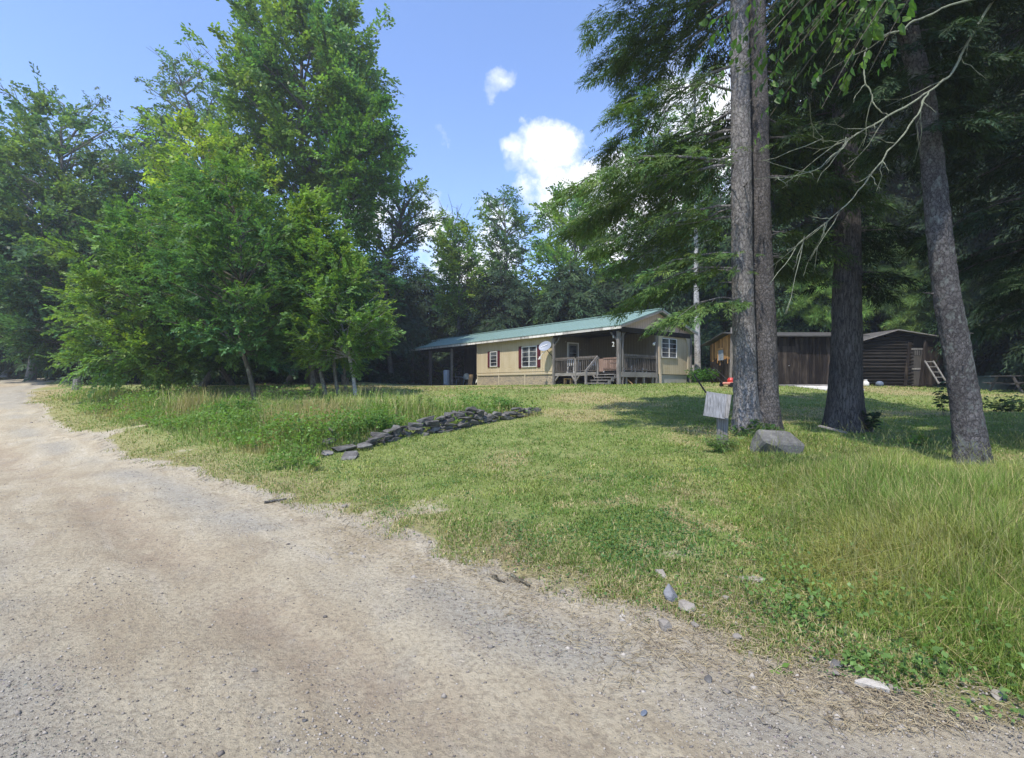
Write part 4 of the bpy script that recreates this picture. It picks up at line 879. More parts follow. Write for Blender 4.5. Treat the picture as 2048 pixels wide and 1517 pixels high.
def gravel():
    rng = np.random.default_rng(110); x, y = sample(46000, 2.15, 16, 1.7, rng, -100, 2150); sd = road_sd(x, y)
    lanes = .14 + .4 * sstep(.52, .7, fbm(x, y, .8, 111)) + .6 * surf_attr(x, y)[1][:, 2]; lanes = np.maximum(lanes, sstep(-1.1, -.2, sd) * .55)
    k = (sd < .55) & (rng.random(len(x)) < lanes); x, y = x[k], y[k]; n = len(x); s = (.0020 + .0046 * rng.random(n) ** 3.0) * (1 + .06 * y); s = np.where(rng.random(n) < .006, s * 2.4, s)
    O = np.array([[1, 0, 0], [0, 1, 0], [-1, 0, 0], [0, -1, 0], [.1, .1, .7], [0, 0, -.6]])
    V = O[None] * (1 + rng.normal(0, .22, (n, 6, 1))); a = rng.random(n) * 6.28; c_, s_ = np.cos(a), np.sin(a); V = np.stack([V[..., 0] * c_[:, None] - V[..., 1] * s_[:, None], V[..., 0] * s_[:, None] * .75 + V[..., 1] * c_[:, None] * .75, V[..., 2]], -1)
    V = V * s[:, None, None] * 1.5 + np.stack([x, y, HZ(x, y) + .006 + s * .3], -1)[:, None]
    f = np.array([[0, 1, 4], [1, 2, 4], [2, 3, 4], [3, 0, 4], [1, 0, 5], [2, 1, 5], [3, 2, 5], [0, 3, 5]]); Q = (np.arange(n)[:, None, None] * 6 + f[None]).reshape(-1, 3)
    g = rng.random(n)[:, None]; C = np.array([.13, .115, .10]) * (1 - g) + np.array([.42, .375, .31]) * g; tag(mk('gravel', V.reshape(-1, 3), Q, M_PEB, col=np.repeat(C, 6, 0)), kind='stuff')
    # bigger loose stones half sunk along the verge
    x, y = sample(9000, 2.3, 12, 1.2, rng, 500, 2150); sd = road_sd(x, y); k = (sd > -.7) & (sd < .35) & (rng.random(len(x)) < .16 * sstep(.4, .62, fbm(x, y, .6, 160))); x, y = x[k], y[k]; n = len(x); s = .008 + .02 * rng.random(n) ** 2.2
    V = O[None] * (1 + rng.normal(0, .2, (n, 6, 1))); a = rng.random(n) * 6.28; c_, s_ = np.cos(a), np.sin(a); V = np.stack([V[..., 0] * c_[:, None] - V[..., 1] * s_[:, None], V[..., 0] * s_[:, None] * .7 + V[..., 1] * c_[:, None] * .7, V[..., 2] * .8], -1)
    V = V * s[:, None, None] * 1.4 + np.stack([x, y, HZ(x, y) + .004], -1)[:, None]; Q = (np.arange(n)[:, None, None] * 6 + f[None]).reshape(-1, 3); g = rng.random(n)[:, None]; C = np.array([.20, .18, .155]) * (1 - g) + np.array([.44, .40, .34]) * g
    tag(mk('gravel_stones', V.reshape(-1, 3), Q, M_PEB, col=np.repeat(C, 6, 0)), kind='stuff')
    # dry straw and twig litter along the verge
    x, y = sample(60000, 2.3, 11, 1.3, rng, 300, 2150); sd = road_sd(x, y); k = (sd > -.75) & (sd < 1.2) & (rng.random(len(x)) < sstep(-.75, .2, sd) * sstep(1.2, .4, sd) * (.3 + .7 * sstep(.4, .6, fbm(x, y, .5, 133)))); x, y = x[k], y[k]; n = len(x)
    h = .012 + .01 * rng.random(n); L = .02 + .06 * rng.random(n); az = rng.random(n) * 6.28; z = HZ(x, y) + .010 + .012 * rng.random(n); a = np.stack([x, y, z], -1); b = a + np.stack([np.cos(az) * L, np.sin(az) * L, rng.normal(0, .008, n)], -1)
    V, Q = tubes(np.stack([a, (a + b) / 2 + [0, 0, .004], b], 1), np.full((n, 3), .0016), 3); g = rng.random(n)[:, None]; C = np.array([.16, .12, .08]) * (1 - g) + np.array([.5, .42, .26]) * g
    tag(mk('straw_litter', V, Q, M_PEB, col=np.repeat(C, 9, 0)), kind='stuff')
def m_peb():
    m, nt = newmat('pebble_stone'); t = NT(nt); a = t.n('ShaderNodeAttribute', attribute_name='tint'); t.out(a.outputs[0], .9, spec=.2); return m
M_PEB = m_peb()
lawn(); tall(); outer(); broad(); gravel()

# single plants
def leafy(name, px, d, w, h, n, L, color, label, seed, cat='shrub', stems=14, wid=.34, group=None, dx=0):
    rng = np.random.default_rng(seed); b = G(px, d); root = empty(name, b, label=label, cat=cat, group=group)
    e = rng.normal(0, 1, (stems, 3)); e[:, 2] = 0; e = e / (np.linalg.norm(e, axis=1, keepdims=True)) * (rng.random((stems, 1)) ** .5) * w; e[:, 2] = h * (.65 + .35 * rng.random(stems)) * (1 - .35 * (np.hypot(e[:, 0], e[:, 1]) / w) ** 2)
    tt = np.linspace(0, 1, 6)[None, :, None]; s = e * np.array([.15, .15, 0]); path = s[:, None] * (1 - tt) + e[:, None] * tt; path[..., 0] -= (tt[..., 0] * (1 - tt[..., 0])) * e[:, None, 0] * .5
    V, Q = tubes(path, np.full((stems, 6), .006 * max(1, h)) * np.linspace(1, .3, 6), 4); mk('stem', V, Q, BARK['olive'], root)
    k = rng.integers(0, stems, n); t_ = .25 + .75 * rng.random(n); p = s[k] * (1 - t_[:, None]) + e[k] * t_[:, None] + rng.normal(0, w * .12, (n, 3)) * [1, 1, .6]; p[:, 2] = np.abs(p[:, 2])
    q = leaf_quads(n, rng, 0, 1, wid, .5, .1, .9); q = q - q[:, :1]; az = rng.random(n) * 6.28; R = np.zeros((n, 3, 3)); R[:, 0, 0] = np.cos(az); R[:, 0, 1] = np.sin(az); R[:, 1, 0] = -np.sin(az); R[:, 1, 1] = np.cos(az); R[:, 2, 2] = 1
    V = (q * (L * (.7 + .6 * rng.random(n)))[:, None, None]) @ R + p[:, None]; C = np.repeat(np.array(color) * (1 + rng.normal(0, .22, n))[:, None], 4, 0)
    mk('foliage', V.reshape(-1, 3), np.arange(n * 4).reshape(-1, 4), M_LEAF, root, col=np.clip(C, .01, .9)); return root
def goldenrod(px, d, h, label, seed, lean=.05):
    """one upright stem with long narrow leaves all along and an arching tuft at the tip"""
    rng = np.random.default_rng(seed); b = G(px, d); root = empty('goldenrod_plant', b, label=label, cat='plant')
    tt = np.linspace(0, 1, 8); path = np.stack([lean * tt ** 2 * h, np.zeros(8), tt * h], -1); V, Q = tubes(path[None], (.009 * np.linspace(1, .4, 8))[None], 6); mk('stem', V, Q, M_STEM, root, col=np.tile([.12, .17, .05], (len(V), 1)))
    n = 130; t_ = rng.random(n) ** .6; p = np.stack([lean * t_ ** 2 * h, 0 * t_, t_ * h], -1); az = np.arange(n) * 2.4 + rng.normal(0, .3, n); up = .55 - .9 * (t_ > .8) * rng.random(n); L = (.16 - .05 * t_) * (.7 + .5 * rng.random(n))
    d1 = np.stack([np.cos(az), np.sin(az), up], -1); s = np.stack([-np.sin(az), np.cos(az), 0 * az], -1); m = p + d1 * (L * .5)[:, None]; e = m + np.stack([np.cos(az), np.sin(az), -.35 + 0 * az], -1) * (L * .55)[:, None]; w = (L * .1)[:, None]
    V = np.stack([p, m + s * w, e, m - s * w], 1).reshape(-1, 3); C = np.repeat(np.array([.14, .25, .05]) * (1 + rng.normal(0, .15, n))[:, None], 4, 0); mk('foliage', V, np.arange(n * 4).reshape(-1, 4), M_LEAF, root, col=C)
M_STEM = M_LEAF
goldenrod(602, 12.5, .98, 'tall goldenrod plant, left one of the pair standing above the weeds', 121)
goldenrod(634, 12.4, 1.02, 'tall goldenrod plant, right one of the pair standing above the weeds', 122, .02)
goldenrod(648, 12.0, .85, 'shorter leaning goldenrod beside the tall pair', 123, .25)
goldenrod(838, 13.2, .62, 'weed stalk left of the stone wall crest, growing above the lawn edge', 124)
goldenrod(862, 13.4, .55, 'weed stalk standing behind the middle of the stone wall', 125, -.1)
goldenrod(795, 13.0, .5, 'thin weed stalk behind the left half of the stone wall', 126)
leafy('shrub', 478, 12.6, .58, .85, 1700, .075, (.075, .17, .035), 'leafy dark-centred shrub at the foot of the bent beech', 131)
leafy('shrub', 580, 13.6, .75, .45, 1300, .07, (.10, .19, .035), 'low shrub between the dark-centred shrub and the goldenrod', 132)
leafy('shrub', 1008, 14.6, .62, .55, 1700, .05, (.10, .22, .04), 'green bush growing at the right end of the stone wall', 133)
leafy('shrub', 735, 11.3, .95, .5, 2800, .05, (.10, .21, .045), 'weedy bush draped over the left half of the stone wall', 134)
leafy('shrub', 1402, 27.5, .95, .95, 1500, .12, (.075, .18, .035), 'leafy green bush between the house corner and the board shed', 135)
leafy('weed_clump', 1446, 9.1, .38, .42, 700, .09, (.13, .22, .06), 'grassy weed clump around the foot of the blank sign post', 145, 'plant', 20, .1)
leafy('shrub', 1508, 10.4, .55, .42, 420, .10, (.05, .105, .035), 'dark five-leaved creeper plant growing around the foot of the twin trunks', 136, 'plant', 12)
leafy('shrub', 1738, 11.7, .3, .75, 120, .13, (.03, .065, .025), 'dark leafy sapling right beside the straight hemlock trunk', 137, 'sapling', 5)
leafy('shrub', 1887, 14.5, .22, 1.25, 110, .17, (.035, .07, .025), 'tall narrow sapling in front of the leaning ladder', 138, 'sapling', 3, .2)
leafy('shrub', 1842, 10.2, .2, .35, 40, .12, (.14, .25, .04), 'small bright-leaved seedling between the dark hemlock and the leaning spruce', 139, 'plant', 4)
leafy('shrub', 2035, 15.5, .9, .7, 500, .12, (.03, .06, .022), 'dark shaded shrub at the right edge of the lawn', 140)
leafy('shrub', 882, 46, 1.5, 1.7, 1500, .22, (.12, .23, .05), 'sunlit bush at the left of the two seen through the carport', 144)
leafy('shrub', 915, 47, 1.7, 2.1, 1800, .22, (.11, .21, .05), 'taller sunlit bush seen between the carport posts beside the dark store wall', 141)
leafy('shrub', 1795, 3.3, .12, .12, 40, .09, (.13, .26, .06), 'broad-leaved dock plant at the foot of the grassy bank', 142, 'plant', 6)
leafy('shrub', 1560, 2.78, .05, .045, 26, .045, (.17, .30, .06), 'small green rosette growing alone in the gravel', 143, 'plant', 6)
# ------------------------------------------------------------------ buildings and objects
W_GREY = m_wood('weathered_grey_wood', (.10, .09, .082), (.30, .28, .26))
W_GREYX = m_wood('weathered_grey_wood_level', (.10, .09, .082), (.30, .28, .26), 'x')
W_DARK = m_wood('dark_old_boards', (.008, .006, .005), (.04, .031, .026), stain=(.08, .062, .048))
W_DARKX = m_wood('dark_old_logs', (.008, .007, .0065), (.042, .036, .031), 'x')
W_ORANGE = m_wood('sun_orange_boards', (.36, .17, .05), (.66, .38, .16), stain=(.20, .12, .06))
W_PLY = m_wood('plywood', (.40, .24, .12), (.50, .33, .18), rough=.7)
W_REDG = m_wood('reddish_gate_boards', (.16, .10, .075), (.30, .21, .17))
M_DARK = m_plain('dark_interior', (.03, .028, .026))
M_WHITE = m_plain('white_paint', (.72, .71, .68), .5, .08)
M_FASCIA = m_wood('peeling_white_board', (.66, .62, .56), (.75, .72, .66), 'x', .5, .3, stain=(.20, .17, .14))
M_MAROON = m_plain('maroon_shutter', (.10, .018, .026), .5, .12)
M_STEEL = m_plain('galvanised_metal', (.45, .45, .44), .35, .15, metal=.7)
M_BLACK = m_plain('black_plastic', (.015, .015, .017), .5)
M_GREYP = m_plain('blue_grey_plastic', (.16, .20, .24), .45)
M_BLUE = m_plain('faded_blue_tarp', (.12, .27, .45), .6, .3, 3)
M_RED = m_plain('red_paint', (.45, .04, .03), .4)
M_CONC = m_plain('concrete', (.36, .35, .33), .9, .15, 3, .4)
def m_siding(k=1.):
    m, nt = newmat('tan_grooved_siding'); t = NT(nt); v = t.coord(); sp = t.n('ShaderNodeSeparateXYZ'); t.l(v, sp.inputs[0]); s = t.math('ADD', sp.outputs[0], sp.outputs[1])
    f = t.math('FRACT', t.math('MULTIPLY', s, 1 / .2)); g = t.math('LESS_THAN', f, .1); n = t.noise(t.coord((1, 1, .3)), 2.2, 6, .6)
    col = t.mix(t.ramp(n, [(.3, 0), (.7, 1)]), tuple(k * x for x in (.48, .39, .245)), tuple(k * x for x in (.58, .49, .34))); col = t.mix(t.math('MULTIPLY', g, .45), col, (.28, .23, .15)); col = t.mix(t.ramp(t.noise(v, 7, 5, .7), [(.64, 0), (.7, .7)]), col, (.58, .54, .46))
    t.out(col, .75, t.bump(t.math('SUBTRACT', 1., g), .8, .012)); return m
def m_osb():
    m, nt = newmat('stained_skirting_panel'); t = NT(nt); v = t.coord((1, 1, 2.2)); n = t.noise(v, 2.5, 8, .7, 1.5); n2 = t.noise(v, 9, 6, .75, 2)
    col = t.mix(t.ramp(n, [(.4, 0), (.6, 1)]), (.25, .22, .185), (.46, .38, .26)); col = t.mix(t.ramp(n2, [(.52, 0), (.60, .85)]), col, (.16, .125, .09)); t.out(col, .85, t.bump(n2, .3, .01)); return m
def m_roof():
    m, nt = newmat('pale_green_metal_roof'); t = NT(nt); v = t.coord((.4, 1.4, 1)); n = t.noise(v, 2, 6, .6); col = t.mix(n, (.20, .30, .262), (.26, .365, .325)); t.out(col, .42, t.bump(t.noise(v, 3, 2), .05, .02), .0, .5); return m
def m_gable():
    m, nt = newmat('pinkish_board_gable'); t = NT(nt); v = t.coord(); n = t.noise(v, 5, 8, .7); sp = t.n('ShaderNodeSeparateXYZ'); t.l(v, sp.inputs[0]); f = t.math('LESS_THAN', t.math('FRACT', t.math('MULTIPLY', sp.outputs[1], 5.)), .06)
    col = t.mix(n, (.50, .35, .27), (.68, .52, .42)); col = t.mix(f, col, (.25, .17, .13)); t.out(col, .85); return m
def m_glass():
    m, nt = newmat('window_glass'); t = NT(nt); n = t.noise(t.coord(), 1.6, 3); col = t.mix(t.ramp(n, [(.4, 0), (.6, 1)]), (.02, .023, .028), (.12, .13, .14)); t.out(col, .06, spec=.9); return m
M_TAN = m_siding(); M_TAN_SHADE = m_siding(.3); M_OSB = m_osb(); M_ROOF = m_roof(); M_GABLE = m_gable(); M_GLASS = m_glass()  # the dimmed siding copy carries the porch shade in its colour
M_TANP = m_plain('tan_trim_paint', (.50, .43, .31), .7, .08)

HZ0 = 1.50
house = empty('ranch_house', (5.4, 25.0, HZ0), math.atan2(-.783, .622), label='long tan house with pale green metal roof, maroon shutters and open corner porch', cat='house')
# local frame: x runs along the front (0 at the porch corner, negative to the far left), y into the house, z up
FL, EV = .74, 2.86
A = Acc(); A.box(-12.54, -4.8, 0, .12, .70, EV); A.box(-12.54, -4.8, .02, .1, EV, 2.95); A.build('wall', M_TAN, house)
A = Acc(); A.box(-4.9, -4.8, .12, 3.0, .70, 2.9); A.build('wall', M_TAN_SHADE, house)
A = Acc(); A.box(-4.8, 0, 3.0, 3.1, .70, 2.9); A.build('wall', M_TAN_SHADE, house)
A = Acc()
A.box(-.1, 0, 3.1, 3.42, .62, 2.8); A.box(-.1, 0, 4.9, 6.05, .62, 2.8); A.box(-.1, 0, 3.42, 4.9, .62, 1.5); A.box(-.1, 0, 3.42, 4.9, 2.62, 2.8); A.build('wall', M_TAN, house)
A = Acc(); A.box(-12.54, -.1, 5.95, 6.05, 0, 2.9); A.build('wall', M_TAN, house)
A = Acc(); A.box(-12.54, -12.44, .12, 5.95, 0, 2.9); A.box(-17.3, -12.54, 2.0, 2.1, 0, 2.95); A.box(-17.3, -17.2, 2.1, 5.95, 0, 2.95); A.box(-17.3, -12.54, 5.95, 6.05, 0, 2.95); A.build('storage_wall', W_DARK, house)
for a, b in ((-12.5, -10.1), (-10.02, -7.43), (-7.35, -4.84)):
    A = Acc(); A.box(a, b, .02, .08, -.1, .66); A.build('skirting_panel', M_OSB, house)
A = Acc(); A.box(-12.56, -4.78, -.035, .0, .655, .74); A.box(-12.56, -12.48, -.03, .02, -.1, .655); A.box(-10.1, -10.02, -.03, .02, -.1, .655); A.box(-7.43, -7.35, -.03, .02, -.1, .655); A.box(-4.86, -4.78, -.03, .02, -.1, .655)
A.box(-12.55, -4.8, -.02, .0, .84, .87); A.box(-12.6, -12.54, -.03, .1, .74, 2.9); A.build('trim', M_TANP, house)
A = Acc(); A.box(-.35, -.05, 3.2, 5.95, -.1, .6); A.build('foundation', M_CONC, house)
A = Acc(); A.box(-12.4, -.2, .1, 5.9, .64, .7); A.build('floor', W_DARK, house)
A = Acc(); A.box(-12.5, 0, .0, 6.0, 2.9, 2.94); A.box(-22.6, -12.5, 0, 6.0, 2.93, 2.97); A.build('ceiling', W_DARK, house)  # dark boards, colour deepened to stand in for porch shade
# roof: two slopes with raised ribs, ridge cap
def roof():
    A = Acc(); x0, x1 = -24.0, .38; ye0, ye1, yr = -.38, 6.48, 3.05; ze, zr = 2.98, 4.05; th = .035
    for (ya, za, yb, zb_) in ((ye0, ze, yr, zr), (ye1, ze, yr, zr)):
        A.poly([(x0, ya, za), (x1, ya, za), (x1, yb, zb_), (x0, yb, zb_)], (0, 0, th))
        n = 58
        for k in range(n + 1):
            x = x0 + .02 + (x1 - x0 - .04) * k / n; A.beam((x, ya, za + th + .008), (x, yb, zb_ + th + .008), .04, .022)
    A.beam((x0, yr, zr + .05), (x1, yr, zr + .05), .34, .05); return A.build('roof', M_ROOF, house)
roof()
rng = random.Random(5)
A = Acc(); x = -24.0
while x < .36:
    x2 = min(x + 2.9, .37); A.box(x + .004, x2, -.355 - .004 * rng.random(), -.33, 2.82 + .012 * rng.random(), 2.975); x = x2
A.build('fascia', M_FASCIA, house)
for (ya, yb) in ((-.36, 3.05), (6.46, 3.05)):
    for x in (.36, -23.98): A = Acc(); A.beam((x, ya, 2.93), (x, yb, 3.99), .03, .13); A.build('rake_board', W_GREYX, house)
A = Acc(); A.poly([(.02, -.15, 2.96), (.02, 6.25, 2.96), (.02, 3.05, 3.96)], (-.04, 0, 0)); A.build('gable_panel', M_GABLE, house)
A = Acc(); A.poly([(-22.5, .1, 2.96), (-22.5, 6.0, 2.96), (-22.5, 3.05, 3.96)], (.04, 0, 0)); A.build('gable_panel', W_DARK, house)
for b in ((.03, .11, -.1, 6.15, 2.70, 2.95), (-4.8, .03, -.06, .0, 2.72, 2.93), (-22.5, -12.6, -.02, .06, 2.72, 2.93)): Acc().box(*b).build('beam', W_DARKX, house)
# windows
def window(cx, z0, z1, w, parent, cols, rows, axis='x', at=0, mull=.05):
    """frame standing proud of the wall, panes behind bars"""
    def bx(A, a0, a1, n0, n1, c0, c1):
        if axis == 'x': A.box(a0, a1, n0 + at, n1 + at, c0, c1)
        else: A.box(at - n1, at - n0, a0, a1, c0, c1)
    h = w / 2; A = Acc(); t = .04
    bx(A, cx - h - t, cx - h, -.05, .0, z0 - t, z1 + t); bx(A, cx + h, cx + h + t, -.05, .0, z0 - t, z1 + t); bx(A, cx - h, cx + h, -.05, .0, z1, z1 + t); bx(A, cx - h, cx + h, -.07, .0, z0 - t, z0)
    for k in range(1, cols): x = cx - h + w * k / cols; bx(A, x - mull / 2, x + mull / 2, -.045, -.005, z0, z1)
    o = A.build('window_frame', M_WHITE, parent)
    for c in range(cols):
        a0 = cx - h + w * c / cols + (mull / 2 if c else 0); a1 = cx - h + w * (c + 1) / cols - (mull / 2 if c < cols - 1 else 0)
        A = Acc(); bx(A, a0, a1, -.018, -.006, z0, z1); A.build('pane', M_GLASS, o)
        for r in range(1, rows): A = Acc(); z = z0 + (z1 - z0) * r / rows; bx(A, a0, a1, -.034, -.02, z - .009, z + .009); A.build('glazing_bar', M_WHITE, o)
    return o
window(-10.62, 1.28, 2.2, .72, house, 1, 4)
window(-6.97, 1.16, 2.34, 1.32, house, 2, 4)
for (a, b, z0, z1) in ((-11.28, -11.06, 1.2, 2.27), (-10.18, -9.96, 1.2, 2.27), (-7.98, -7.72, 1.06, 2.42), (-6.22, -5.96, 1.06, 2.42)):
    A = Acc(); A.box(a, b, -.04, .0, z0, z1); A.box(a + .03, b - .03, -.052, -.041, z0 + .06, (z0 + z1) / 2 - .03); A.box(a + .03, b - .03, -.052, -.041, (z0 + z1) / 2 + .03, z1 - .06); A.build('shutter', M_MAROON, house)
window(4.16, 1.56, 2.56, 1.36, house, 2, 4, 'y', -.0)
# curved brackets of the bay and its posts
def bracket(y0, s):
    pts = [(.02, y0, 2.68), (.02, y0, 1.0)] if False else None
    A = Acc(); out = [(.03, y0, .62), (.03, y0, 2.69), (.03, y0 + s * .52, 2.69)]
    for k in range(9): a = k / 8 * math.pi / 2; out.append((.03, y0 + s * (.52 - .34 * math.sin(a)), 2.69 - .75 * (1 - math.cos(a))))
    out.append((.03, y0 + s * .18, .62)); A.poly(out, (.05, 0, 0)); A.build('arched_bracket', M_TANP, house)
bracket(3.12, 1); bracket(6.1, -1)
W_RAIL2 = m_wood('old_post_wood', (.06, .052, .048), (.20, .18, .165))
def post(x, y, z0=-.15, z1=2.74, w=.13, mat=None, braces=()):
    A = Acc(); A.box(x - w / 2, x + w / 2, y - w / 2, y + w / 2, z0, z1)
    for dx, dy in braces: A.beam((x, y, z1 - .55), (x + dx, y + dy, z1 - .02), .08, .08)
    return A.build('post', mat or W_GREY, house, bevel=.008)
post(-.06, -.02, w=.17, braces=((0, .5), (-.5, 0))); post(.0, .2, z1=2.7, w=.08); post(-4.74, -.07, w=.13, braces=((.5, 0),)); post(.0, 3.02, w=.13); post(.06, 6.2, w=.12)
post(-22.3, 0, w=.17, mat=W_RAIL2); post(-19.2, 0, w=.19, mat=W_RAIL2); post(-15.95, 0, w=.15, mat=W_GREY); post(-21.9, 5.9, w=.15, mat=W_DARK); post(-17.9, 5.9, w=.16, mat=W_DARK, braces=((-.6, 0), (.6, 0)))
# deck
A = Acc()
for k in range(21): A.box(-4.74, -.02, .02 + k * .143, .15 + k * .143, .66, .70)
A.build('deck_floor', W_DARKX, house)  # dark wood puts part of the porch shade into the floor colour
A = Acc(); A.box(-4.76, -1.45, -.035, .015, .54, .72); A.box(-.0, .045, .08, 2.95, .44, .70); A.build('rim_board', W_GREYX, house)
W_RAIL = m_wood('brown_grey_railing_wood', (.05, .042, .036), (.19, .165, .145))
def railing(p, q, z0, z1, n, mat=W_RAIL, bw=.045):
    A = Acc(); p = Vector((*p, 0)); q = Vector((*q, 0)); d = (q - p)
    A.beam(p + Vector((0, 0, z1)), q + Vector((0, 0, z1)), .04, .11); A.beam(p + Vector((0, 0, z1 - .1)), q + Vector((0, 0, z1 - .1)), .09, .035); A.beam(p + Vector((0, 0, z0)), q + Vector((0, 0, z0)), .09, .035)
    for k in range(n):
        c = p + d * ((k + .5) / n); A.beam(c + Vector((0, 0, z0 + .018 - .02 * (k % 3))), c + Vector((0, 0, z1 - .1)), bw, bw)
    return A.build('railing', mat, house)
railing((-4.65, -.01), (-3.1, -.01), .80, 1.52, 11); railing((-3.0, -.01), (-1.5, -.01), .80, 1.52, 11); railing((.0, .3), (.0, 2.93), .80, 1.56, 17)
for x in (-3.05, -1.45): 
    A = Acc(); A.box(x - .05, x + .05, -.06, .04, -.12, 1.5); A.beam((x, -.02, .2), (x + (.28 if x < -2 else -.3), -.02, .55), .07, .07); A.build('deck_post', W_GREY, house)
for p, q in (((-4.66, -.02, .28), (-4.4, -.02, .55)), ((-3.05, -.03, .2), (-3.32, -.03, .55))): Acc().beam(p, q, .07, .07).build('deck_brace', W_GREY, house)
for y in (.55, 1.35, 2.0, 2.75): Acc().box(-.1, -.02, y - .05, y + .05, -.12, .5).build('deck_post', W_GREY, house)
Acc().box(-2.6, -2.5, 1.4, 1.5, -.12, .6).build('deck_post', W_GREY, house)
# stair with open risers, its rail, the gate
A = Acc()
for k in range(4): A.box(-1.36 + .02 * k, -.2, -.95 + .24 * k, -.68 + .24 * k, .11 + .15 * k, .15 + .15 * k)
for x in (-1.34, -.86, -.24):
    for k in range(4): A.box(x, x + .05, -.9 + .24 * k, -.7 + .24 * k, -.08 + .15 * k, .11 + .15 * k)
A.build('stair', W_GREYX, house)
A = Acc(); A.beam((-1.42, -.05, 1.52), (-1.42, -.98, .72), .12, .05, (1, 0, 0)); A.box(-1.47, -1.37, -1.0, -.9, -.1, .8); A.build('stair_rail', W_GREY, house)
A = Acc()
for k in range(7): A.box(-1.08 + k * .135, -.96 + k * .135, .0, .025, .78, 1.42)
A.box(-1.1, -.12, -.02, -.002, .84, .92); A.box(-1.1, -.12, -.02, -.002, 1.36, 1.44); A.box(-.62, -.16, -.02, -.004, 1.16, 1.19); A.build('gate', W_REDG, house)
A = Acc(); A.box(-1.4, -1.12, .03, .06, .74, 1.4); A.build('gate', W_REDG, house)
# door in the recessed side wall
A = Acc(); A.box(-4.79, -4.75, 1.05, 1.13, .72, 2.55); A.box(-4.79, -4.75, 1.92, 2.0, .72, 2.55); A.box(-4.79, -4.75, 1.13, 1.92, 2.47, 2.55); dr = A.build('door_frame', M_WHITE, house)
A = Acc(); A.box(-4.79, -4.765, 1.13, 1.92, .72, 2.47); d_ = A.build('door', m_plain('grey_door', (.22, .215, .2)), house); A = Acc(); A.box(-4.764, -4.758, 1.25, 1.8, 1.5, 2.35); A.build('pane', M_GLASS, d_); A = Acc(); A.box(-4.764, -4.75, 1.25, 1.8, 1.9, 1.93); A.lathe([(.03, -.02), (.03, .02)], 10, (-4.74, 1.83, 1.65)); A.build('door_handle', M_STEEL, d_)
# wooden window and lamp in the porch
A = Acc(); A.lathe([(.02, 0), (.06, .03), (.075, .09), (.05, .15), (.02, .17)], 14, (-.05, 2.86, 2.14)); A.beam((-.02, 2.9, 2.3), (-.02, 3.0, 2.3), .04, .04); A.build('porch_light', M_WHITE, house, smooth=True)
A = Acc(); A.beam((.1, 3.12, 2.1), (.16, 3.2, -.1), .05, .14); A.build('leaning_board', m_wood('pale_board', (.36, .29, .21), (.5, .42, .32)), house)
A = Acc(); A.beam((-.25, .5, .5), (.12, 1.15, -.1), .16, .03); A.build('leaning_board', W_PLY, house)

def on_house(x, y, z): return house.matrix_world @ Vector((x, y, z)) if False else Vector((5.4 + .622 * x + .783 * y, 25 - .783 * x + .622 * y, HZ0 + z))
HR = math.atan2(-.783, .622)
# hanging numerals next to the corner post
cu = bpy.data.curves.new('n', 'FONT'); cu.body = '2'; cu.size = .34; cu.extrude = .012; ob = bpy.data.objects.new('t', cu); COL.objects.link(ob); dg = bpy.context.evaluated_depsgraph_get(); me = bpy.data.meshes.new_from_object(ob.evaluated_get(dg)); bpy.data.objects.remove(ob)
num = empty('house_number', on_house(-.35, -.1, 1.98), HR, label='white house number hanging beside the porch corner post', cat='house number')
me.materials.clear(); me.materials.append(M_WHITE); o = bpy.data.objects.new('numeral', me); COL.objects.link(o); o.parent = num; o.rotation_euler = (math.radians(90), 0, 0); o.location = (-.08, 0, 0)
A = Acc(); A.box(-.02, .02, -.01, .01, .42, .55); A.build('hanger', M_WHITE, num); A = Acc(); A.tube([(0, 0, .55), (0, 0, .9)], .004, 5); A.build('wire', M_BLACK, num)
# satellite dish
dish = empty('satellite_dish', on_house(-4.95, -.02, 1.62), HR, label='grey satellite dish on a bent arm at the porch edge of the front wall', cat='satellite dish')
Rd = Matrix.Translation((-.12, -.42, .62)) @ Vector((.42, -.74, .42)).to_track_quat('Z', 'Y').to_matrix().to_4x4() @ Matrix.Rotation(math.radians(24), 4, 'Z') @ Matrix.Diagonal((.92, .76, .92, 1))
prof = [(0.001, 0)] + [(r, .22 * r * r * 1.6) for r in (.1, .2, .3, .38, .405)]; prof += [(.41, prof[-1][1] - .012)] + [(r, .35 * r * r - .014) for r in (.36, .2, .001)]
A = Acc(); A.lathe(prof, 36, M=Rd); A.build('reflector', m_plain('dish_grey', (.25, .28, .34), .45, .05), dish, smooth=True)
A = Acc(); A.box(-.24, -.18, .055, .10, .056, .062, Rd); A.lathe([(.03, .0), (.03, .006)], 12, (0, 0, 0), Rd @ Matrix.Translation((-.22, .08, .055))); A.box(-.17, .2, .065, .10, .040, .052, Rd); A.build('dish_mark', M_WHITE, dish)
A = Acc(); A.tube([(.12, 0, .0), (-.02, -.2, .25), (-.1, -.36, .5)], .022, 8); A.box(.02, .2, -.03, .03, -.08, .08); A.build('mast', M_BLACK, dish)
A = Acc(); A.tube([(-.1, -.38, .36), (-.2, -.62, .16), (-.24, -.7, -.02)], .018, 8); A.build('feed_arm', M_WHITE, dish); A = Acc(); A.lathe([(.05, -.05), (.06, .02), (.03, .05)], 12, (-.26, -.7, -.02)); A.box(-.36, -.16, -.76, -.66, -.12, -.07); A.build('receiver', M_WHITE, dish)
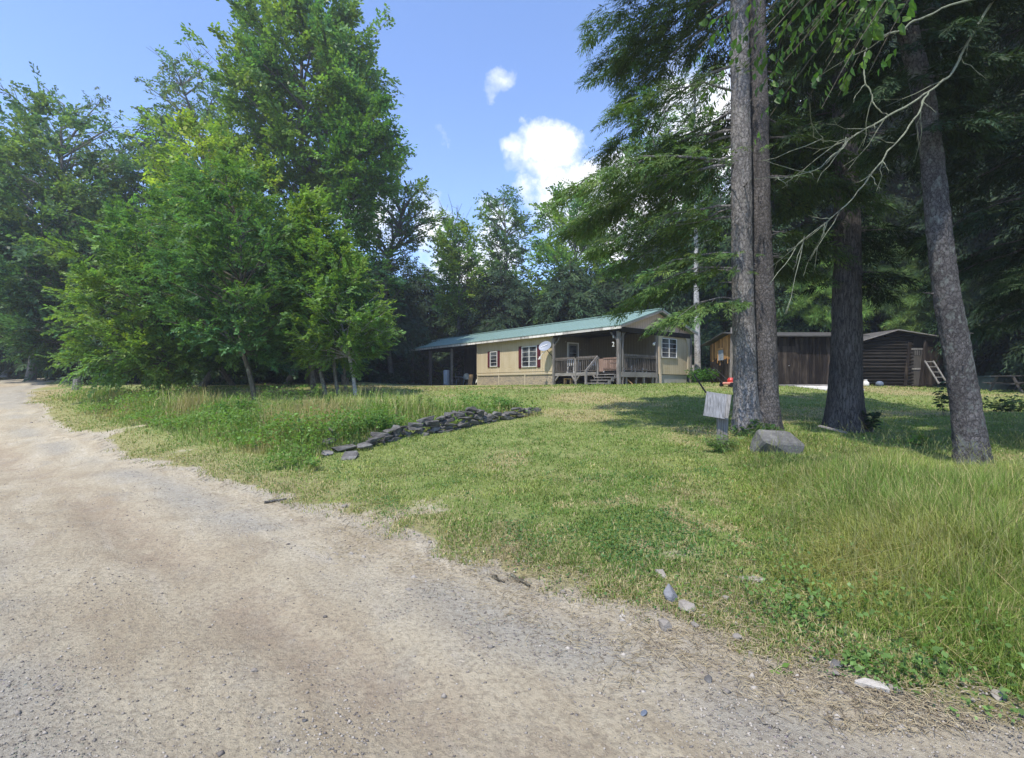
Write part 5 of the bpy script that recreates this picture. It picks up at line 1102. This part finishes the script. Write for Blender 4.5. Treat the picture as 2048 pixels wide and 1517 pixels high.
# porch furniture
def plastic_chair(name, loc, rz, mat, label, group=None, lean=0):
    r = empty(name, loc, rz, label=label, cat='chair', group=group)
    A = Acc(); A.box(-.25, .25, -.24, .24, .40, .43); A.build('seat', mat, r, bevel=.01)
    A = Acc(); n = 9; pts = []
    for k in range(n): a = math.pi * k / (n - 1); pts.append((.27 * math.cos(a), .26, .62 + .26 * math.sin(a)))
    A.poly([(.25, .24, .43)] + pts + [(-.25, .24, .43)], (0, .03, 0)); A.build('backrest', mat, r)
    for sx in (-1, 1):
        for sy in (-1, 1): A = Acc(); A.beam((sx * .22, sy * .21, .40), (sx * .27, sy * .27, 0), .05, .05); A.build('leg', mat, r)
        A = Acc(); A.beam((sx * .27, -.24, .62), (sx * .27, .27, .64), .05, .03); A.beam((sx * .26, -.22, .42), (sx * .27, -.22, .61), .04, .04); A.build('armrest', mat, r)
    return r
plastic_chair('patio_chair', on_house(-3.95, .75, .70), HR + math.pi, m_plain('white_plastic', (.74, .75, .78), .45, .05), 'white plastic chair with a rounded back on the porch behind the railing')
bch = empty('lattice_bench', on_house(-2.35, .9, .70), HR, label='low white lattice bench behind the middle of the porch railing', cat='bench')
A = Acc()
for k in range(9): A.box(-.62 + k * .155, -.58 + k * .155, .2, .23, .15, .62)
for z in (.15, .38, .6): A.box(-.64, .68, .17, .199, z, z + .05)
A.build('backrest', M_WHITE, bch); A = Acc(); A.box(-.64, .68, -.2, .16, .36, .39); A.build('seat', M_WHITE, bch)
for sx in (-.6, .64):
    A = Acc(); A.box(sx - .03, sx + .03, -.18, -.12, 0, .36); A.build('leg', M_WHITE, bch)
A = Acc(); A.box(-.28, .28, -.1, .1, .34, .38)
sb = empty('step_stool', on_house(-4.0, .35, .02), HR, label='small raw wood stool under the porch deck', cat='stool'); A.build('seat', W_PLY, sb)
for sx in (-.24, .24): A = Acc(); A.box(sx - .04, sx + .04, -.08, .08, 0, .34); A.build('leg', W_PLY, sb)
tb = empty('porch_ornaments', on_house(-.3, 1.2, .70), HR); bpy.data.objects.remove(tb)
rr = random.Random(3)
for i, (y, z, h, lab) in enumerate([(.62, .1, .2, 'tallest white jar on the porch near the corner post'), (1.25, .0, .3, 'long white bottle on the porch behind the side railing'), (1.52, .26, .18, 'white jug hanging behind the middle of the side railing'), (2.15, .05, .24, 'pale bottle on the porch towards the bay window'), (2.45, .22, .18, 'small pale jar nearest the bay window')]):
    o = Acc().lathe([(.02, 0), (.05, .01), (.055, h * .6), (.02, h * .75), (.02, h)], 10).build('bottle', M_WHITE, None, smooth=True, loc=on_house(-.25, y, .72 + 0), rot=(0, 0, 0)); tag(o, lab, 'bottle', 'bottles on the porch')
# under the carport
A = Acc(); A.lathe([(.24, 0), (.26, .02), (.26, 1.12), (.2, 1.2), (.05, 1.22)], 24); wh = empty('water_heater', on_house(-18.2, .9, 0), HR, label='white water heater tank standing under the carport', cat='water heater'); A.build('tank', m_plain('white_enamel', (.62, .68, .78), .35, .06), wh, smooth=True); A = Acc(); A.lathe([(.21, 0), (.16, .08), (.02, .12)], 16, (0, 0, 1.2)); A.build('cap', M_BLACK, wh)
A = Acc(); A.box(-.45, .45, -.3, .3, .60, .65); ct = empty('carport_table', on_house(-17.1, 1.3, 0), HR, label='small table between the water heater and the grey chair', cat='table'); A.build('tabletop', W_GREYX, ct)
for sx in (-.4, .4):
    for sy in (-.25, .25): A = Acc(); A.beam((sx, sy, .6), (sx * 1.05, sy * 1.05, 0), .05, .05); A.build('leg', W_GREY, ct)
plastic_chair('patio_chair', on_house(-16.3, .9, 0), HR + 2.6, M_GREYP, 'blue-grey plastic chair left of the thin carport post', 'grey chairs under the carport')
plastic_chair('patio_chair', on_house(-14.9, .8, 0), HR + 3.6, M_GREYP, 'blue-grey plastic chair right of the thin carport post', 'grey chairs under the carport')
A = Acc(); A.lathe([(.22, 0), (.28, .5), (.3, .52), (.27, .52), (.2, .06)], 20); o = A.build('bucket', M_BLACK, None, loc=on_house(-15.5, .7, 0)); tag(o, 'dark tub standing between the two grey carport chairs', 'tub')
A = Acc(); A.box(-.25, .25, -.015, .015, 0, .78); o = A.build('plywood_panel', W_PLY, None, loc=on_house(-14.25, .5, 0), rot=(math.radians(-8), 0, HR)); tag(o, 'orange plywood panel stood on edge under the carport', 'plywood')
A = Acc()
for k in range(9): A.rock((rr.uniform(-.8, .8), rr.uniform(-.3, .3), rr.uniform(.1, .45)), (.7, .5, .6), k + 3)
o = A.build('tarp_covered_heap', M_BLACK, None, loc=on_house(-13.5, 1.3, .05), rot=(0, 0, HR)); tag(o, 'dark covered heap against the end of the carport', 'heap')
A = Acc(); A.poly([(0, 0, 0), (.28, 0, .18), (.34, 0, .5), (.06, 0, .2)], (0, .02, 0)); o = A.build('feed_bag', M_WHITE, None, loc=on_house(-12.95, .1, .12), rot=(0, 0, HR)); tag(o, 'crumpled white bag by the corner where the tan wall begins', 'bag')

# ---- board shed: gable roof along x
def shed():
    x0, x1, y0, y1 = 11.35, 16.6, 24.0, 28.6; zb = 1.45; ze, zr = 3.86, 4.24; ym = 26.1
    r = empty('board_shed', (x0, y0, zb), label='old board shed with sunlit orange side boards behind the twin trunks', cat='shed'); L = lambda x, y, z: (x - x0, y - y0, z - zb)
    rg = random.Random(9)
    def plank_wall(name, horiz, mat, a0, a1, zfun, low=None):
        A = Acc(); a = a0
        while a < a1 - .02:
            w = rg.uniform(.13, .2); b = min(a + w, a1); jit = rg.uniform(0, .018); zt = zfun((a + b) / 2); z0 = (low((a + b) / 2) if low else zb) + rg.uniform(-.02, .04)
            if horiz == 'x': A.box(a - x0 + .006, b - x0 - .006, -jit, .03, z0 - zb, zt - zb)
            else: A.box(-jit, .03, a - y0 + .006, b - y0 - .006, z0 - zb, zt - zb)
            a = b
        return A.build(name, mat, r)
    gz = lambda y: zr - (zr - ze) * abs(y - ym) / 2.4 - .04
    split = lambda y: zb + 1.25 + .35 * math.sin(y * 5) * .5
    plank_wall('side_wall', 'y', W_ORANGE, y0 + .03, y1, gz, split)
    def lowf(A): return A
    A = Acc(); a = y0
    while a < y1 - .02:
        b = min(a + rg.uniform(.12, .2), y1); A.box(-.022 - rg.uniform(0, .012), -.001, a - y0 + .008, b - y0 - .02, 0, split((a + b) / 2) - zb + rg.uniform(0, .35)); a = b
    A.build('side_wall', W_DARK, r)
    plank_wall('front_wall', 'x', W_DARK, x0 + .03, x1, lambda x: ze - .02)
    A = Acc(); A.box(.35, .6, -.028, -.021, 1.1, 2.0); A.box(.75, .95, -.028, -.021, 1.5, 2.1); A.build('bare_patch', W_ORANGE, r)
    A = Acc(); A.box(x1 - x0 - .03, x1 - x0, 0.03, y1 - y0, 0, ze - zb - .05); A.box(0, x1 - x0, y1 - y0 - .03, y1 - y0 - .001, 0, ze - zb - .05); A.build('rear_wall', W_DARK, r)
    A = Acc(); A.poly([(-.35, -.4, ze - zb - .02), (x1 - x0 + .3, -.4, ze - zb - .02), (x1 - x0 + .3, ym - y0, zr - zb), (-.35, ym - y0, zr - zb)], (0, 0, .05)); A.poly([(-.35, y1 - y0 + .45, ze - zb - .06), (x1 - x0 + .3, y1 - y0 + .45, ze - zb - .06), (x1 - x0 + .3, ym - y0, zr - zb), (-.35, ym - y0, zr - zb)], (0, 0, .05)); A.build('roof', m_plain('weathered_roofing', (.07, .066, .06), .8, .3), r)
    A = Acc(); c = 3.05; A.box(-.06, -.035, c - .3, c + .3, 1.42, 1.98); w = A.build('window', m_plain('plastic_sheeting', (.34, .37, .40), .3), r); A = Acc(); A.box(-.085, -.061, c - .36, c + .36, 1.99, 2.08); A.box(-.085, -.061, c + .3, c + .36, 1.4, 1.98); A.build('window_frame', W_ORANGE, w)
    A = Acc(); A.box(1.1, 2.3, -.05, -.022, .15, 1.95); dd = A.build('door', W_DARK, r); A = Acc(); A.lathe([(.03, 0), (.03, .03)], 8, (1.9, -.08, 1.0)); A.build('door_handle', M_STEEL, dd)
    A = Acc(); A.box(.1, 5.2, -.25, -.03, .02, .12); A.build('sill_beam', W_GREYX, r)
shed()
A = Acc(); A.box(0, 2.2, 0, 1.7, 0, .05)
for k in range(1, 11): A.box(k * .2 - .004, k * .2 + .004, .01, 1.69, .05, .052)
for k in (0, 1.5): A.box(.02, 2.18, k, k + .1, -.3, -.002)
rp = A.build('loading_ramp', m_wood('pale_deck_boards', (.50, .47, .44), (.60, .58, .55), 'y'), None, loc=(13.75, 22.0, 1.47), rot=(math.radians(5), 0, math.radians(14))); tag(rp, 'pale board platform sloping down from the shed front to the lawn', 'platform')
rp.location.z = H1(14.3, 22) + .06
A = Acc(); A.beam((0, 0, 0), (.12, .1, 2.95), .12, .04); o = A.build('leaning_plank', W_GREY, None, loc=(11.02, 25.2, 1.5)); tag(o, 'long grey plank leaning upright against the shed side by the blue tarp', 'plank')
A = Acc(); rr = random.Random(8); top = []
for k in range(6): 
    y = k * .14; A.poly([(rr.uniform(-.03, .03), y, 1.25 + rr.uniform(-.3, .3)), (rr.uniform(-.05, .02), y + .15, 1.25 + rr.uniform(-.3, .2)), (.05, y + .14, 2.35), (.05, y, 2.35)], (-.02, 0, 0))
o = A.build('blue_tarp', M_BLUE, None, loc=(11.15, 24.2, 1.5)); tag(o, 'torn blue tarp hanging on the shed side left of the twin trunks', 'tarp')
mw = empty('lawn_mower', tuple(G(1462, 22.6)), .5, label='red lawn mower parked in front of the shed side, left of the twin trunks', cat='lawn mower')
A = Acc(); A.box(-.3, .3, -.25, .25, .12, .24); A.build('deck', m_plain('faded_red', (.52, .22, .16), .5), mw, bevel=.04); A = Acc(); A.lathe([(.16, 0), (.17, .1), (.1, .2)], 16, (0, 0, .24)); A.build('engine', M_RED, mw); A = Acc(); A.tube([(-.25, .2, .2), (-.6, .9, .9), (-.55, .92, .92)], .015, 6); A.tube([(.25, .2, .2), (0, .9, .9), (-.6, .9, .9)], .015, 6); A.build('handle', M_BLACK, mw)
for sx in (-.3, .3):
    for sy in (-.22, .22): A = Acc(); A.lathe([(.11, -.03), (.11, .03)], 16, M=Matrix.Translation((sx, sy * 1.25, .11)) @ Matrix.Rotation(math.pi / 2, 4, 'X')); A.build('wheel', M_BLACK, mw)
# ---- log barn
def barn():
    xc = 26.5 * .766; x0, x1 = xc - 2.0, xc + 2.65; y0 = 26.5; zb = 1.5
    r = empty('log_barn', (x0, y0, zb), label='dark log-walled barn with a plank door under drooping larches', cat='barn'); rg = random.Random(4); Z = lambda z: z - zb
    ze0, ze1, zr = 3.82, 3.98, 4.42; apex = xc + .0
    def top(x): return zr - (zr - ze0) * (apex - x) / (apex - x0) if x < apex else zr - (zr - ze1) * (x - apex) / (x1 - apex)
    A = Acc(); z = zb - .1
    while z < zr - .12:
        h = rg.uniform(.14, .19); a = x0
        while a < xc + .55 and top(max(a, x0)) < z + h and a < apex: a += .05
        b = xc + .95
        while b > apex and top(b) < z + h: b -= .05
        if b > a: A.tube([(a - x0, .02 + rg.uniform(-.02, .02), z - zb + h / 2), ((a + b) / 2 - x0, .02 + rg.uniform(-.03, .03), z - zb + h / 2 + rg.uniform(-.02, .02)), (b - x0, .02, z - zb + h / 2)], h / 2 * .98, 8)
        z += h * 1.02
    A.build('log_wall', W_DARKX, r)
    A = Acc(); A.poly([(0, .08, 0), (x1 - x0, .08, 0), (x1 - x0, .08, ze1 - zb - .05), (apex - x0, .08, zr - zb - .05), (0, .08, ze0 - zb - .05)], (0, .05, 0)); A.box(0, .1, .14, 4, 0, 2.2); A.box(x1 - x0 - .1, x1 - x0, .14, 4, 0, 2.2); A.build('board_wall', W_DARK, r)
    A = Acc(); dx = xc + .86 - x0
    A.box(dx, dx + .58, -.03, .075, 0, 2.0); dd = A.build('door', m_wood('grey_door_boards', (.04, .036, .032), (.09, .08, .072)), r)
    A = Acc(); A.box(dx + .07, dx + .51, -.042, -.032, 1.62, 1.86); A.build('pane', M_DARK, dd)
    A = Acc()
    for k in range(1, 4): A.box(dx + .07 + k * .11 - .012, dx + .07 + k * .11 + .012, -.055, -.043, 1.62, 1.86)
    A.box(dx, dx + .58, -.06, -.043, .85, .93); A.box(dx - .02, dx + .6, -.05, -.031, 1.9, 1.98); A.build('door_trim', W_GREY, dd)
    A = Acc(); A.beam((dx - .38, -.06, 0), (dx - .1, -.06, 2.3), .16, .05, (0, 1, 0)); A.beam((dx + .42, -.09, 0), (dx + .72, -.09, 2.4), .16, .05, (0, 1, 0)); A.box(dx + .75, dx + 1.15, -.02, .07, 0, 2.35); A.box(dx + 1.35, dx + 1.45, -.05, .06, 0, 2.3); A.build('post', W_DARK, r)
    A = Acc(); A.poly([(-.35, -.25, ze0 - zb - .12), (apex - x0, -.25, zr - zb), (apex - x0, 4.1, zr - zb), (-.35, 4.1, ze0 - zb - .12)], (0, 0, .05)); A.poly([(x1 - x0 + .4, -.25, ze1 - zb - .06), (apex - x0, -.25, zr - zb), (apex - x0, 4.1, zr - zb), (x1 - x0 + .4, 4.1, ze1 - zb - .06)], (0, 0, .05)); A.build('roof', m_plain('old_roofing', (.10, .095, .09), .8, .3), r)
    A = Acc(); A.beam((-.38, -.28, ze0 - zb - .1), (apex - x0, -.28, zr - zb + .02), .03, .05); A.build('rake_board', W_GREYX, r); A = Acc(); A.beam((x1 - x0 + .43, -.28, ze1 - zb - .04), (apex - x0, -.28, zr - zb + .02), .03, .05); A.build('rake_board', W_GREYX, r)
barn()
def ladder():
    a = P(1858, 722, 25.2); b = P(1886, 768, 24.8); w = .42; r = empty('ladder', b, label='short grey wooden ladder leaning against the log barn right of its door', cat='ladder'); d = Vector(a - b); s = Vector((w, 0, 0))
    A = Acc(); A.beam((-w / 2, 0, 0), Vector((-w / 2, 0, 0)) + d, .07, .05, (0, 1, 0)); A.beam((w / 2, 0, 0), Vector((w / 2, 0, 0)) + d, .07, .05, (0, 1, 0)); A.build('side_rail', W_GREY, r)
    for k in range(5): q = d * (.06 + k * .225); A = Acc(); A.beam(Vector((-w / 2, 0, 0)) + q, Vector((w / 2, 0, 0)) + q, .04, .05, (0, 1, 0)); A.build('rung', W_GREY, r)
ladder()
pt = empty('propane_tank', tuple(G(1731, 25.3)), label='small white propane tank on the grass in front of the log barn', cat='gas tank')
A = Acc(); A.lathe([(.1, 0), (.15, .04), (.16, .12), (.15, .22), (.08, .28)], 20); A.build('tank', M_WHITE, pt, smooth=True); A = Acc(); A.lathe([(.08, 0), (.08, .07), (.07, .07), (.07, 0)], 16, (0, 0, .29)); A.build('collar', M_WHITE, pt)
A = Acc(); A.lathe([(.02, 0), (.12, .03), (.18, .12), (.17, .22), (.1, .29), (.02, .31)], 18); o = A.build('plastic_ball', m_plain('grey_blue_plastic', (.13, .16, .22), .5), None, smooth=True, loc=tuple(G(1759, 25.5))); tag(o, 'grey-blue ball beside the propane tank', 'ball')
W_RAILX = m_wood('old_table_wood', (.03, .027, .025), (.11, .10, .095), 'x')
def picnic():
    g = G(2035, 22); r = empty('picnic_table', g, .15, label='grey picnic table in the deep shade at the right edge', cat='picnic table')
    A = Acc()
    for k in range(5): A.box(-.9, .9, -.36 + k * .15, -.22 + k * .15, .71, .75)
    A.build('tabletop', W_RAILX, r)
    for y in (-.75, .6): A = Acc(); A.box(-.9, .9, y, y + .13, .42, .46); A.build('bench', W_RAILX, r)
    for x in (-.65, .65): A = Acc(); A.beam((x, -.3, .7), (x, -.65, 0), .09, .04, (1, 0, 0)); A.beam((x, .3, .7), (x, .65, 0), .09, .04, (1, 0, 0)); A.box(x - .02, x + .02, -.74, .72, .36, .42); A.build('leg', W_RAILX, r)
picnic()
tag(Acc().box(-.55, .55, -.35, .35, 0, .6).box(-.58, .58, -.38, .38, .6, .68).build('storage_bin', m_plain('dark_teal_plastic', (.03, .05, .055), .5), None, bevel=.02, loc=tuple(G(1990, 23.5))), 'dark lidded bin beside the picnic table', 'storage bin')

# ---- weathered board on a post with a black pipe
sg = empty('board_sign', tuple(G(1444, 9.4)), label='tilted blank weathered plywood sign on a short post by the twin trunks', cat='sign'); gz = G(1444, 9.4)
Mb = Matrix.Translation((-.11, -.05, P(1431, 811, 9.4)[2] - gz[2])) @ Euler((math.radians(-6), math.radians(9), math.radians(-12))).to_matrix().to_4x4()
A = Acc(); A.box(-.22, .22, -.012, .012, -.23, .23, Mb); A.build('board', m_wood('silvered_plywood', (.12, .118, .12), (.29, .285, .29), 'z', 1.6), sg)
A = Acc(); A.box(.15, .215, -.03, -.013, -.21, .23, Mb); A.build('batten', W_GREY, sg)
A = Acc(); A.box(-.07, .13, .02, .10, -.15, .62); A.build('post', W_GREY, sg, bevel=.01)
A = Acc(); p0, p1 = P(1412, 786, 9.5) - gz, P(1388, 750, 9.5) - gz; A.tube([tuple(p0), tuple((p0 + p1) / 2), tuple(p1)], [.016, .018, .013], 8); A.tube([tuple(p0 * .35 + p1 * .65), tuple(p0 * .3 + p1 * .7)], [.03, .03], 8); A.build('pipe', M_BLACK, sg)

# ---- stones
M_STONE = m_stone('grey_field_stone', (.06, .056, .052), (.20, .19, .178)); M_STONEL = m_stone('pale_road_stone', (.20, .175, .145), (.34, .305, .26), (.2, .19, .18))
def stone_wall():
    line = np.array([P(*c)[:2] for c in [(745, 893, 10.05), (800, 885, 10.7), (860, 876, 11.3), (930, 866, 12.0), (985, 852, 12.8), (1030, 842, 13.5), (1068, 833, 14.1)]]); seg = np.linalg.norm(np.diff(line, axis=0), axis=1); cum = np.concatenate([[0], np.cumsum(seg)]); LL = cum[-1]
    r = random.Random(12); base = np.array([line[0][0], line[0][1], H1(*line[0])]); A = Acc(); k = 0
    hf = lambda s: .17 + .24 * math.exp(-((s / LL - .42) / .26) ** 2) + .05 * math.sin(s * 3)
    z = 0.
    for course in range(8):
        s = r.uniform(-.2, 0)
        while s < LL:
            w = r.choice((r.uniform(.14, .3), r.uniform(.3, .6))); h = r.uniform(.06, .12); x = np.interp(s + w / 2, cum, line[:, 0]); y = np.interp(s + w / 2, cum, line[:, 1]); zb = H1(x, y) + .0 + course * .075
            if course * .075 < hf(s + w / 2):
                x2 = np.interp(s + w / 2 + .1, cum, line[:, 0]); y2 = np.interp(s + w / 2 + .1, cum, line[:, 1]); an = math.atan2(y2 - y, x2 - x + 1e-6)
                nx, ny = -math.sin(an), math.cos(an); of = .015 * course + r.uniform(-.04, .05)
                M = Matrix.Rotation(an + r.uniform(-.15, .15), 4, 'Z') @ Euler((r.uniform(-.2, .2), r.uniform(-.22, .22), 0)).to_matrix().to_4x4()
                A.rock((x + nx * of - base[0], y + ny * of - base[1], zb + h / 2 - base[2]), (w * 1.1, r.uniform(.2, .3), h * 1.35), k, 13, M)
            s += w * .98; k += 1
    o = A.build('stone_wall', M_STONE, None, loc=tuple(base)); tag(o, 'low tumbled dry stone wall of dark flat stones crossing the lawn edge', 'stone wall')
stone_wall()
def rock(px, d, sx, sy, sz, seed, label, mat=None, z=0, tilt=(0, 0), rz=None, n=16, name='stone', group=None, cat='stone'):
    M = Euler((tilt[0], tilt[1], rz if rz is not None else seed * 1.3)).to_matrix().to_4x4(); g = G(px, d); g[2] = float(HZ(g[0], g[1])[0])
    o = Acc().rock((0, 0, 0), (sx, sy, sz), seed, n, M).build(name, mat or M_STONE, None, loc=(g[0], g[1], g[2] + z), bevel=min(sz, sx) * .04); return tag(o, label, cat, group)
rock(688, 9.6, .62, .42, .12, 201, 'long flat slab lying at the front left end of the stone wall', z=.05, tilt=(.05, .1))
rock(655, 9.35, .30, .26, .12, 212, 'small slab at the very tip of the stone wall end', z=.03)
rock(700, 9.1, .34, .42, .10, 203, 'slab tilted into the lawn below the wall end', z=.02, tilt=(.5, .1))
rock(658, 10.0, .30, .30, .16, 204, 'lower of the two stones stacked behind the wall end', z=.08)
rock(664, 10.4, .34, .25, .15, 205, 'upper pale stone of the two stacked behind the wall end', z=.22, tilt=(.2, -.3))
rock(728, 9.7, .36, .3, .14, 206, 'block with a flat pale top right of the long slab', z=.08)
rock(752, 9.95, .55, .2, .1, 207, 'narrow slab slanting up along the wall behind the flat-topped block', z=.16, tilt=(0, -.35), rz=.7)
rock(1550, 8.8, 1.0, .8, .74, 411, 'large lichen-spotted boulder in the grass in front of the twin trunks', z=.13, tilt=(.16, .12), n=17, name='boulder', cat='boulder', mat=m_stone('lichened_boulder', (.085, .082, .078), (.19, .185, .17), (.34, .35, .28), 5))
# the verge stones in the foreground
L = M_STONEL
rock(1342, 3.66, .17, .10, .17, 211, 'upright wedge of grey slate at the edge of the gravel', m_stone('slate', (.13, .13, .135), (.24, .24, .245)), z=.03, tilt=(.2, .3))
rock(1372, 3.50, .14, .11, .09, 212, 'pale rough stone just right of the upright slate wedge', L, z=.03)
rock(1328, 3.28, .10, .09, .08, 213, 'pale rounded stone in front of the slate wedge', L, z=.03)
rock(1388, 3.30, .07, .06, .04, 214, 'small grey stone in front of the pale rough one', L, z=.015)
rock(1471, 3.13, .08, .06, .05, 215, 'single pale stone in the straw right of the slate wedge group', L, z=.02)
rock(1742, 2.62, .21, .09, .05, 216, 'long flat whitish stone at the foot of the grassy bank', m_stone('white_stone', (.34, .305, .255), (.46, .425, .37), (.3, .27, .23)), z=.015, rz=-.5)
rock(1785, 2.60, .10, .05, .035, 217, 'small flat pale stone right of the long whitish one', L, z=.012, rz=-.6)
rock(1670, 2.80, .13, .08, .05, 218, 'grey half-buried stone below the dock plant', z=.012)
rock(1668, 2.72, .05, .045, .035, 219, 'small whitish pebble against the grey half-buried stone', L, z=.015)
rock(1505, 3.95, .28, .18, .10, 220, 'flat pale stone half buried in dry grass above the straw', L, z=-.005)
rock(1320, 4.05, .18, .12, .09, 221, 'half-buried stone at the dry crest above the slate wedge', L, z=.0)
rock(1450, 3.65, .06, .05, .04, 222, 'small stone in the straw behind the single pale stone', L, z=.015)
rock(1500, 2.95, .05, .04, .03, 223, 'pinkish-grey stone lying near the small green rosette', L, z=.012)
rock(1415, 2.72, .055, .05, .04, 224, 'round grey stone out on the gravel below the slate wedge', z=.015)
rock(860, 5.0, .05, .04, .03, 225, 'pale pebble at the road edge near the middle of the picture', L, z=.012)
rock(690, 6.35, .13, .08, .05, 226, 'pale flat stone at the road edge where the grass starts', L, z=.015)
rock(510, 2.82, .05, .03, .025, 227, 'bright pebble lying alone on the left half of the road', L, z=.012)
rock(1285, 2.45, .05, .04, .022, 228, 'bluish flat pebble at the bottom of the gravel', m_stone('blue_pebble', (.16, .19, .24), (.25, .28, .33)), z=.012)
rock(612, 2.4, .035, .03, .022, 229, 'dark pebble on the road near the bottom edge', z=.01)
rock(1990, 2.52, .10, .06, .04, 230, 'stone at the foot of the bank near the right edge', L, z=.012)
rock(1560, 2.56, .07, .05, .025, 231, 'flat tan stone in the lower right gravel', L, z=.01)
def stick(p, q, r, label, seed, mat=None):
    rng = np.random.default_rng(seed); t = np.linspace(0, 1, 7)[:, None]; w = np.array(p) * (1 - t) + np.array(q) * t; w[:, :2] += rng.normal(0, .008, (7, 2)); w[:, 2] = HZ(w[:, 0], w[:, 1]) + r * 1.3
    V, Q = tubes(w[None], (r * (1 + rng.normal(0, .2, 7)) * np.linspace(1, .6, 7))[None], 6); b = w[0]; o = mk('stick', V - b, Q, mat or BARK['dead'], smooth=True, loc=b); tag(o, label, 'stick')
stick([*P(1475, 1335, 2.85)[:2], 0], [*P(1502, 1302, 3.0)[:2], 0], .006, 'bare twig lying on the gravel below the single pale stone', 1)
stick([*P(530, 1008, 6.75)[:2], 0], [*P(575, 1002, 6.9)[:2], 0], .02, 'dark broken stick at the left edge of the lawn', 2, BARK['maple'])
stick([*P(1018, 1162, 4.2)[:2], 0], [*P(1060, 1185, 3.95)[:2], 0], .016, 'rotten piece of wood at the grass edge in the centre', 3, BARK['olive'])
stick([*P(985, 1163, 4.15)[:2], 0], [*P(1008, 1172, 4.05)[:2], 0], .014, 'short chip of wood left of the rotten piece', 4, BARK['olive'])
stick([*P(1525, 1442, 2.38)[:2], 0], [*P(1562, 1455, 2.33)[:2], 0], .005, 'thin dark twig at the bottom right of the gravel', 5, BARK['maple'])
A = Acc(); a, b = P(1638, 852, 11), P(1694, 866, 10.6); A.beam((0, 0, 0), tuple(b - a), .12, .03); o = A.build('plank', W_GREY, None, loc=tuple(a)); tag(o, 'grey plank lying against the foot of the straight hemlock', 'plank')
# ---- concrete block at the far road bend, stump and mailbox-like post by the grove
g = G(4, 50); o = Acc().box(-1.6, .55, -.3, .3, -.1, .75).build('concrete_barrier', M_CONC, None, bevel=.04, loc=tuple(g), rot=(0, 0, .3)); tag(o, 'pale concrete block at the far left beside the road bend', 'barrier')
g = G(152, 27); A = Acc(); A.tube([(0, 0, -.1), (.03, 0, .35), (.02, .02, .62)], [.22, .17, .15], 9); o = A.build('tree_stump', BARK['grey'], None, loc=tuple(g)); tag(o, 'grey stump under the bushy tree nearest the road', 'stump')
g = G(1384, 30.5); A = Acc(); A.tube([(0, 0, -.1), (0, 0, .6), (-.05, 0, 1.1)], [.28, .24, .2], 10); o = A.build('tree_stump', BARK['birch'], None, loc=tuple(g)); tag(o, 'broken pale stump at the foot of the grey trunk beside the house', 'stump')
